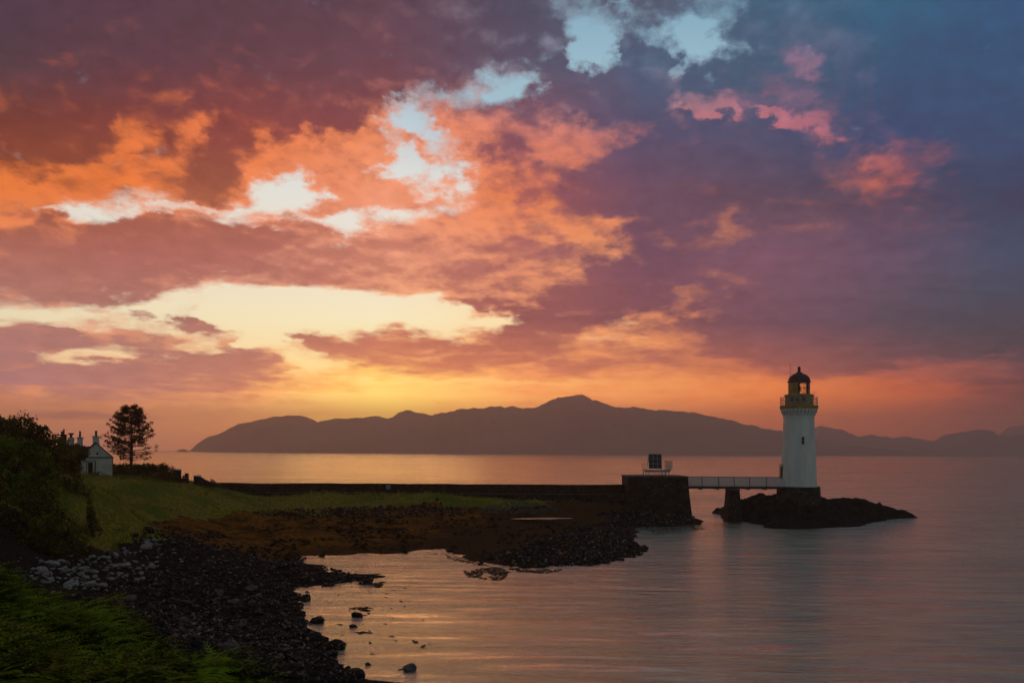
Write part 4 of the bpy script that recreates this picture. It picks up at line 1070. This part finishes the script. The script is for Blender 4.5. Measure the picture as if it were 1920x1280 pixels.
# shrubs along the foot of the cottage and garden
for i, (px, py, rp, Yq, mt, lab) in enumerate([(150,895,9,104,lf_rust,'rusty shrub at the left foot of the cottage wall'),(163,899,9,103,lf_olive,'olive shrub below the cottage doorway'),
   (183,889,7,105,lf_rust,'small brown shrub against the white cottage wall right of the doorway'),(185,901,10,102,lf_dark,'dark shrub in front of the cottage right corner'),(206,899,10,103,lf_olive,'olive shrub just right of the cottage corner'),
   (224,896,11,105,lf_rust,'rust coloured shrub under the left half of the hedge'),(243,897,10,106,lf_dark,'dark shrub under the middle of the hedge'),(262,895,9,107,lf_olive,'olive shrub below the pine trunk'),
   (280,893,12,108,lf_olive,'pale olive shrub under the right end of the hedge'),(300,890,13,111,lf_rust,'tall rusty shrub just left of the capped pillar'),(318,884,12,114,lf_rust,'brown shrub behind the capped pillar'),(306,874,8,116,lf_dark,'small dark shrub topping the hedge end'),
   (322,898,9,113,lf_dark,'dark shrub at the foot of the capped pillar'),(345,896,6,116,lf_rust,'little tuft of brown growth beside the slim gatepost'),(398,903,6,120,lf_rust,'dry brown growth where the sea wall begins')]):
    b_ = base_at(px, Yq)
    make_tree('shrub', lab, 'shrub', b_, lobes_px(b_, Yq, [(px, py, rp, 0, .8), (px - rp * .7, py + rp * .4, rp * .7, 0, .8), (px + rp * .7, py + rp * .4, rp * .7, 0, .8), (px, py + rp * .9, rp, 0, .6)]), mt, 0.10, 1100, 'shrubs below the cottage and hedge', 0.05)

# clipped hedge behind the cottage
Yh = 118.0; h0 = at(205, 886, Yh)
hd = thing('hedge', 'long dark clipped hedge right of the cottage under the pine', 'hedge', h0)
hp = []
for px in np.arange(206, 310, 5):
    top = 869.5 + 0.5 * math.sin(px * .3) + max(0, (px - 285)) * .22
    p = at(px, (top + 892) / 2, Yh) - h0; hgt = (892 - top) / 2 * Yh / F
    hp.append((p.x, p.y, p.z, 0.62, .8, hgt))
P_, N_ = crown_points(hp, 700, gap=.12)
V, Fq = quad_cloud(P_, N_, 0.14); mesh_np('hedge_leaves', V, Fq, lf_dark, hd)
m = MB()
for px in np.arange(210, 306, 12):
    p = at(px, 892, Yh) - h0; m.tube([(p.x, 0, p.z - 1), (p.x + .1, 0, p.z + .9)], 0.06, 5)
m.build('hedge_stems', bark, hd)['kind'] = 'stuff'

# pine
Yp = 125.0; pb = at(245.5, 870, Yp); pgz = ground(pb.x, Yp)
pine = thing('pine_tree', 'tall open crowned pine with bare lower trunk standing beside the cottage', 'pine tree', (pb.x, Yp, pgz - 0.2))
PZ = pb.z - (pgz - 0.2); PH = at(246, 758.5, Yp).z - (pgz - 0.2)
m = MB()
def trunk_at(f): return Vector((0.10 * math.sin(f * 4), 0, f * PH))
m.tube([trunk_at(f) for f in np.linspace(0, 1, 14)], [0.24 * (1 - f) ** 0.8 + 0.02 for f in np.linspace(0, 1, 14)], 8)
m.build('trunk', bark, pine)
# crown half widths (photo px) at photo heights: left, right
prof = [(759,2,2),(762,14,13),(769,24,22),(778,31,28),(788,35,33),(796,38,38),(804,40,41),(814,48,38),(822,53,36),(832,54,38),(840,46,44),(846,38,53),(852,26,40),(858,22,32),(862,12,30)]
ps = [q[0] for q in prof]
tufts_P, tufts_N = [], []
nb = 0
limbs = MB()
levels = np.concatenate([np.arange(761, 812, 0.62), np.arange(812, 861, 0.95)])
for i, py in enumerate(levels):
    lw, rw = np.interp(py, ps, [q[1] for q in prof]), np.interp(py, ps, [q[2] for q in prof])
    if rng.random() < .06: continue
    side_on = rng.random() < .6                                     # most boughs of this wind-shaped pine lie across the view
    ang = (rng.normal(0, .45) + (math.pi if i % 2 else 0)) if side_on else rng.uniform(0, 2 * math.pi)
    w = (rw if math.cos(ang) > 0 else lw) * Yp / F
    reach = w * rng.uniform(0.72, 1.14)
    z0 = at(245, py, Yp).z - (pgz - .2)
    low = float(np.clip((py - 800) / 50, 0, 1))
    d = Vector((math.cos(ang), math.sin(ang), 0))
    rise = reach * (0.42 - 0.34 * low) * rng.uniform(.6, 1.3)
    st_ = Vector((trunk_at(z0 / PH).x, 0, max(z0 - rise, PZ + .3)))
    pts = [st_, st_ + d * reach * .5 + Vector((0, 0, rise * .35)), st_ + d * reach + Vector((0, 0, rise))]
    limbs.tube(pts, [0.045 + .03 * low, 0.03, 0.010], 5)
    side = Vector((-d.y, d.x, 0))
    dens = 0.74 - 0.28 * low
    for f in np.arange(0.35 if low < .5 else 0.5, 1.04, 0.14):
        c = st_ + d * reach * f + Vector((0, 0, rise * f * f))
        for s_ in (-1, 1):
            if rng.random() > dens: continue
            sw = rng.uniform(.05, .40) * (1.15 - f) * min(reach, 2.2) + .05
            e = c + side * s_ * sw + Vector((0, 0, rng.uniform(-.06, .26)))
            limbs.tube([c, e], [0.014, 0.006], 4, cap=False)
            k = int(28 * (1.15 - .35 * low))
            pp_ = np.array(e) + rng.normal(0, 1, (k, 3)) * np.array([.15, .15, .13])
            tufts_P.append(pp_); tufts_N.append(rng.normal(0, 1, (k, 3)))
limbs.build('limbs', bark, pine)['kind'] = 'stuff'
V, Fq = quad_cloud(np.concatenate(tufts_P), np.concatenate(tufts_N), 0.13, 0.28)
mesh_np('crown', V, Fq, needle, pine)

# dead branch lying out of the bush over the turf
p = at(163, 926, 74.5); e = at(177, 930, 73.0)
db = MB(); mid = (p + e) / 2 + Vector((0, 0, .12)); db.tube([p - p, mid - p, e - p], [.05, .04, .015], 6); db.tube([mid - p, mid - p + Vector((.2, -.1, .3))], [.02, .008], 5)
o = db.build('dead_branch', bark, None, p); tag(o, 'bare dead branch poking out of the low bush over the turf', 'branch')

# ------------------------------------------------------------------ bracken on the near bank, and rough grass
def frond_verts(L, W, n=9):
    V, Fs = [], []
    for i in range(n):
        f = (i + .5) / n; w = W * (1 - f) ** .8 * (0.55 + .45 * min(1, f * 5)); x = L * f; zz = -.35 * L * f * f + 0.25 * L * f
        for s_ in (-1, 1):
            b_ = len(V)
            V += [(x - L * .035, 0, zz), (x + L * .035, 0, zz), (x + L * .10, s_ * w, zz - .12 * w), (x + L * .05, s_ * w * .55, zz + .02)]
            Fs.append((b_, b_ + 1, b_ + 2, b_ + 3))
    return np.array(V), np.array(Fs)
FV, FF = frond_verts(1.0, .44)
def scatter(base_v, base_f, pos, scl, yaw, pitch, roll=None):
    n = len(pos); k = len(base_v)
    cy, sy = np.cos(yaw), np.sin(yaw); cp_, sp_ = np.cos(pitch), np.sin(pitch)
    X, Y, Z = base_v.T
    x1 = X[None] * cp_[:, None] - Z[None] * sp_[:, None]; z1 = X[None] * sp_[:, None] + Z[None] * cp_[:, None]
    y1 = np.broadcast_to(Y[None], x1.shape)
    x2 = x1 * cy[:, None] - y1 * sy[:, None]; y2 = x1 * sy[:, None] + y1 * cy[:, None]
    V = np.stack([x2, y2, z1], -1) * scl[:, None, None] + pos[:, None, :]
    Fs = base_f[None] + (np.arange(n) * k)[:, None, None]
    return V.reshape(-1, 3), Fs.reshape(-1, base_f.shape[1])
def gz_arr(x, y):
    i = np.clip((x - GX0) / GS, 0, nx - 1.001); j = np.clip((y - GY0) / GS, 0, ny - 1.001)
    a = i.astype(int); b = j.astype(int); u = i - a; v = j - b
    return (ZZ[a, b] * (1 - u) + ZZ[a + 1, b] * u) * (1 - v) + (ZZ[a, b + 1] * (1 - u) + ZZ[a + 1, b + 1] * u) * v
def bracken(name, n, mat, seed, keepf):
    pos = []
    while len(pos) < n:
        Y = rng.uniform(13, 33); px = rng.uniform(-120, 470)
        x = (px - CX) / F * Y
        z = ground(x, Y)
        py = CY - 5 + (H - z) / Y * F
        edge = np.interp(px, [-120, 0, 110, 200, 300, 400, 470], [1070, 1095, 1128, 1168, 1228, 1288, 1330])
        if py < edge + 20 or Y > 31 or z < 2.2: continue
        cl_ = float(fbm(np.array([x / 1.7 + 3]), np.array([Y / 1.7]), 3)[0])
        if cl_ < -.16: continue
        if keepf(x, Y): pos.append((x, Y, z + max(0, cl_) * 1.3))
    pos = np.array(pos); n = len(pos)
    hgt = rng.uniform(.15, .75, n)
    pos[:, 2] += hgt * .6
    V, Fs = scatter(FV, FF, pos, rng.uniform(.40, .95, n), rng.uniform(0, 2 * np.pi, n), rng.uniform(-.25, .55, n))
    return tag(mesh_np(name, V, Fs, mat), 'bracken covering the near bank', kind='stuff')
bracken('bracken', 5200, fern_g, 1, lambda x, y: True)
bracken('dry_bracken', 2600, fern_o, 2, lambda x, y: vnoise(np.array([x / 1.6 + 7]), np.array([y / 1.6]))[0] > 0.0)

def blade_tuft():
    V, Fs = [], []
    for k in range(6):
        a = k * 1.05; r = .10; lean = .22
        d = np.array([math.cos(a), math.sin(a), 0]); s_ = np.array([-math.sin(a), math.cos(a), 0]) * .03
        b_ = len(V)
        V += [d * r * .3 - s_, d * r * .3 + s_, d * (r + lean * .5) + s_ * .6 + np.array([0, 0, .6]), d * (r + lean) + np.array([0, 0, .95])]
        Fs.append((b_, b_ + 1, b_ + 2, b_ + 3))
    return np.array(V), np.array(Fs)
TV, TF = blade_tuft()
gsel = (grass > .55) & (YY > 56) & (YY < 124.5)
gi = np.argwhere(gsel); gi = gi[rng.choice(len(gi), 15000)]
gxp = GX0 + (gi[:, 0] + rng.random(len(gi))) * GS; gyp = GY0 + (gi[:, 1] + rng.random(len(gi))) * GS
ok = (np.abs(gxp / gyp) < .75)
gxp, gyp = gxp[ok], gyp[ok]
pos = np.stack([gxp, gyp, gz_arr(gxp, gyp)], -1)
sc_ = rng.uniform(.18, .55, len(pos)) * (0.7 + 1.2 * np.clip(fbm(gxp / 5, gyp / 5, 3) + .3, 0, 1))
V, Fs = scatter(TV, TF, pos, sc_, rng.uniform(0, 6.28, len(pos)), rng.normal(0, .12, len(pos)))
grass_m = leaf_mat('rough_grass', (0.110, 0.130, 0.012), (0.420, 0.330, 0.060), 0.25, 0.3)
tag(mesh_np('rough_grass', V, Fs, grass_m), 'rough grass on the bank and along the wall', kind='stuff')

# ------------------------------------------------------------------ stones
def stone_mesh(seed, jag=0.28, flat=0.7, sub=2):
    bm = __import__('bmesh').new()
    __import__('bmesh').ops.create_icosphere(bm, subdivisions=sub, radius=1.0)
    r_ = np.random.default_rng(seed)
    dirs = r_.normal(0, 1, (9, 3)); dirs /= np.linalg.norm(dirs, axis=1)[:, None]; cut = r_.uniform(.55, .95, 9)
    st = r_.uniform(.75, 1.3, 3)
    V = []
    for v in bm.verts:
        c = np.array(v.co)
        for d, k in zip(dirs, cut):
            over = c @ d - k
            if over > 0: c = c - d * over * .92
        c = c * (1 + jag * .35 * r_.normal(0, .25)) * st * np.array([1, 1, flat])
        V.append(c)
    bm.verts.ensure_lookup_table()
    Fs = np.array([[v.index for v in f.verts] for f in bm.faces]); bm.free()
    return np.array(V), Fs
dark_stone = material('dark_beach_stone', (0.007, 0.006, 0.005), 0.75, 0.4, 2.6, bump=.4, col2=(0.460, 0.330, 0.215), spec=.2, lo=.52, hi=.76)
grey_stone = material('grey_boulder', (0.060, 0.056, 0.052), 0.7, 0.4, 1.6, bump=.4, col2=(0.12, 0.11, 0.10), spec=.3)
pale_stone = material('pale_stone', (0.20, 0.17, 0.15), 0.8, 0.3, 2.5, bump=.3, col2=(0.42, 0.39, 0.36))

def stone_protos(name, mat, n, seed, label, cat, group, flat=.7, sub=2):
    out = []
    for k in range(n):
        V, Fs = stone_mesh(seed + k, flat=flat, sub=sub)
        out.append((V, Fs))
    return out
pale_p = stone_protos('', None, 6, 100, '', '', '')
dark_p = stone_protos('', None, 6, 200, '', '', '')
def meshes(name, protos, mat):
    r_ = []
    for V, Fs in protos:
        me = bpy.data.meshes.new(name); me.from_pydata(V.tolist(), [], Fs.tolist()); me.materials.append(mat); r_.append(me)
    return r_
pale_me, dark_me, grey_me = meshes('pale_stone', pale_p, pale_stone), meshes('boulder', dark_p, dark_stone), meshes('grey_boulder', dark_p, grey_stone)
def put_stone(name, me, loc, s, label, cat, group=None):
    o = bpy.data.objects.new(name, me); COL.objects.link(o)
    o.location = loc; o.scale = (s * rng.uniform(.8, 1.25), s * rng.uniform(.8, 1.25), s * rng.uniform(.7, 1.1))
    o.rotation_euler = (rng.normal(0, .25), rng.normal(0, .25), rng.uniform(0, 6.28))
    return tag(o, label, cat, group)
def inside(px, py, poly):
    c = False; j = len(poly) - 1
    for i in range(len(poly)):
        (xi, yi), (xj, yj) = poly[i], poly[j]
        if (yi > py) != (yj > py) and px < (xj - xi) * (py - yi) / (yj - yi) + xi: c = not c
        j = i
    return c
def scatter_px(n, poly):
    xs = [q[0] for q in poly]; ys = [q[1] for q in poly]; out = []
    while len(out) < n:
        px, py = rng.uniform(min(xs), max(xs)), rng.uniform(min(ys), max(ys))
        if inside(px, py, poly): out.append((px, py))
    return out
# bank of pale stones at the top of the beach
PALE = [(38,1080),(75,1050),(130,1052),(165,1045),(205,1040),(222,1022),(300,1042),(298,1068),(262,1078),(215,1085),(190,1108),(150,1108),(100,1098)]
for px, py in scatter_px(235, PALE) + scatter_px(35, [(262,1008),(300,1010),(300,1030),(270,1030)]) + scatter_px(45, [(20,1040),(150,1020),(330,1010),(345,1070),(240,1120),(120,1120),(40,1095)]):
    h = hit(px, py, 30.0); s = float(np.clip(rng.lognormal(-2.15, .50), .06, .42))
    put_stone('pale_stone', pale_me[rng.integers(6)], h + Vector((0, 0, s * .25)), s, 'pale stone in the heap at the top of the dark beach', 'stone', 'pale stones heaped at the top of the beach')
# dark boulders along the water's edge and over the beach
EDGE = [(560,1050),(600,1062),(700,1080),(690,1092),(640,1098),(580,1108),(640,1112),(575,1125),(565,1165),(590,1195),(625,1230),(660,1270),(560,1278),(500,1190),(470,1120),(480,1070)]
BEACH = [(240,1000),(330,985),(480,1030),(560,1060),(540,1150),(600,1230),(560,1280),(420,1278),(300,1205),(200,1130),(300,1080)]
for px, py in scatter_px(150, EDGE):
    h = hit(px, py, 34.0)
    if h.z < -.12: continue
    s = float(np.clip(rng.lognormal(-1.35, .40), .14, .60))
    put_stone('boulder', dark_me[rng.integers(6)], h + Vector((0, 0, s * .22)), s, 'dark wet boulder among many along the edge of the bay', 'boulder', 'dark boulders along the edge of the bay')
for px, py in scatter_px(105, BEACH):
    h = hit(px, py, 30.0)
    s = float(np.clip(rng.lognormal(-1.45, .42), .13, .50)); gr = rng.random() < .4
    put_stone('beach_rock', (grey_me if gr else dark_me)[rng.integers(6)], h + Vector((0, 0, s * .25)), s, 'rough grey brown rock lying among the dark shingle of the beach', 'rock', 'rocks lying over the beach')
# single rocks standing in the shallows
for px, py, wpx, mt, lab in [(768,1252,15,'g','lone grey rock in open shallow water near the bottom of the photo'),(670,1152,11,'d','small dark peaked rock in the shallows off the pebble beach'),(662,1171,9,'d','little flat dark rock just below the peaked one in the shallows'),
    (622,1212,24,'d','large jagged dark boulder at the tip of the beach'),(665,1268,20,'d','round topped dark boulder at the bottom edge of the photo'),(596,1162,17,'d','low dark rock cluster block at the water edge below the second spit'),(686,1090,14,'d','dark rock ending the long weed covered spit'),
    (1118,1040,14,'d','dark rock on the weed point beside the bay mouth'),(845,1030,9,'d','small dark rock at the inner edge of the bay'),(690,1242,6,'d','tiny dark rock awash left of the lone grey rock')]:
    p = hit(px, py + 3, 34.0) if ground(*tuple(onz(px, py + 3))[:2]) > 0 else onz(px, py + 3)
    r_ = wpx * p.y / F
    put_stone('grey_boulder' if mt == 'g' else 'boulder', (grey_me if mt == 'g' else dark_me)[rng.integers(6)], Vector((p.x, p.y, max(p.z, -.02) + r_ * .18)), r_ * .95, lab, 'rock')
# shingle: the countless small stones
def shingle(name, n, poly, smin, smax, mat, label, y0=34.0):
    V0, F0 = stone_mesh(500, sub=1); V1, F1 = stone_mesh(501, sub=1)
    pts = [hit(px, py, y0) for px, py in scatter_px(n, poly)]
    pts = np.array([tuple(p) for p in pts if p.z > -.05])
    s = np.exp(rng.uniform(math.log(smin), math.log(smax), len(pts)) )
    h_ = len(pts) // 2
    A1 = scatter(V0, F0, pts[:h_], s[:h_], rng.uniform(0, 6.28, h_), rng.normal(0, .3, h_))
    A2 = scatter(V1, F1, pts[h_:], s[h_:], rng.uniform(0, 6.28, len(pts) - h_), rng.normal(0, .3, len(pts) - h_))
    V = np.concatenate([A1[0], A2[0]]); Fs = np.concatenate([A1[1], A2[1] + len(A1[0])])
    return tag(mesh_np(name, V, Fs, mat), label, kind='stuff')
ALLB = [(180,1135),(130,1118),(300,1070),(240,1000),(330,985),(480,1025),(565,1048),(690,1084),(620,1095),(630,1110),(565,1140),(600,1200),(660,1284),(395,1284),(290,1218)]
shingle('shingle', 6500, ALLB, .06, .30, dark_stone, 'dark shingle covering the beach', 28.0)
brown_stone = material('brown_pebble', (0.010, 0.007, 0.005), 0.6, 0.4, 5.0, col2=(0.50, 0.35, 0.20), spec=.2, lo=.44, hi=.72)
shingle('wet_pebbles', 2600, [(250,1150),(330,1140),(420,1160),(560,1180),(620,1240),(650,1280),(430,1280),(330,1220)], .05, .16, brown_stone, 'brown wet pebbles near the water')
shingle('strand_stones', 900, [(470,958),(700,948),(860,950),(880,966),(700,972),(480,966)], .08, .30, dark_stone, 'dark stones below the turf', 70.0)
shingle('pale_strand_stones', 500, [(900,950),(960,940),(1010,942),(1060,956),(1000,962),(910,962)], .06, .22, grey_stone, 'grey stones below the sea wall', 70.0)
shingle('point_stones', 1900, [(900,1048),(1000,1015),(1100,985),(1180,972),(1300,978),(1250,990),(1195,996),(1200,1012),(1220,1028),(1190,1046),(1110,1060),(1000,1064)], .09, .50, dark_stone, 'weed covered stones on the point', 60.0)
shingle('pier_foot_stones', 420, [(1120,962),(1180,958),(1296,966),(1300,980),(1190,984),(1140,976)], .12, .5, dark_stone, 'weed covered stones at the pier foot', 80.0)

# seaweed mats just awash in the bay mouth
weed_m = leaf_mat('bladder_wrack', (0.022, 0.018, 0.005), (0.075, 0.050, 0.012), 1.5, 0.1)
wp = []
for poly, n in [([(870,1070),(930,1062),(960,1072),(940,1088),(880,1084)], 520), ([(950,1066),(1060,1060),(1090,1064),(1000,1078)], 380), ([(690,1094),(720,1090),(710,1102)], 60), ([(655,1140),(700,1135),(690,1146)], 60),
                ([(800,1034),(905,1050),(900,1060),(840,1048)], 160), ([(1190,985),(1310,982),(1330,992),(1230,1002)], 420), ([(700,1185),(690,1192),(665,1190),(670,1184)], 40), ([(620,1112),(760,1092),(830,1180),(760,1262),(650,1230)], 90)]:
    for px, py in scatter_px(n, poly):
        if fbm(np.array([px / 26.]), np.array([py / 7.]), 3)[0] < (.12 if n == 90 else -.05): continue
        p = onz(px, py); wp.append((p.x, p.y, rng.uniform(-.02, .07)))
wp = np.array(wp)
V, Fs = quad_cloud(wp, np.tile([0, 0, 1.6], (len(wp), 1)), 0.30, .40)
V[:, 2] = np.clip(V[:, 2], -.02, .035)
tag(mesh_np('seaweed', V, Fs, weed_m), 'brown seaweed mats awash at the bay mouth', kind='stuff')
# tufts of weed over the tidal flats
ki = np.argwhere((kelp * (1 - grass) > .5) & (YY < 122) & (YY > 70)); ki = ki[rng.choice(len(ki), 3000)]
kx = GX0 + (ki[:, 0] + rng.random(len(ki))) * GS; ky = GY0 + (ki[:, 1] + rng.random(len(ki))) * GS
kk = fbm(kx / 4, ky / 4, 3) > 0.02; kx, ky = kx[kk], ky[kk]
kp = np.stack([kx, ky, gz_arr(kx, ky) + .05], -1)
V, Fs = quad_cloud(kp, np.tile([0, 0, 1.2], (len(kp), 1)), 0.45, .5)
tag(mesh_np('flat_seaweed', V, Fs, leaf_mat('knotted_wrack', (0.016, 0.011, 0.004), (0.060, 0.030, 0.009), 1.0, 0.1)), 'knotted wrack over the tidal flats', kind='stuff')

# narrow tide pool on the flats
tp = [hit(px, py, 70) for px, py in [(955,971.5),(1000,970),(1040,969.6),(1075,970.5),(1072,972.2),(1030,973.2),(990,973.6),(962,973)]]
tz = max(p.z for p in tp) + .06
m = MB(); pts = []
for px, py in [(955,971.8),(985,970.6),(1000,970.4),(1020,969.9),(1040,969.9),(1058,970.6),(1075,970.9),(1066,972.0),(1048,972.0),(1030,973.0),(1010,972.6),(990,973.4),(972,972.8)]:
    p = onz(px, py, tz); pts.append((p.x, p.y, p.z))
m.add(pts[::-1], [tuple(range(len(pts)))])
tag(m.build('tide_pool', wm), 'narrow tide pool shining on the flats', kind='structure')
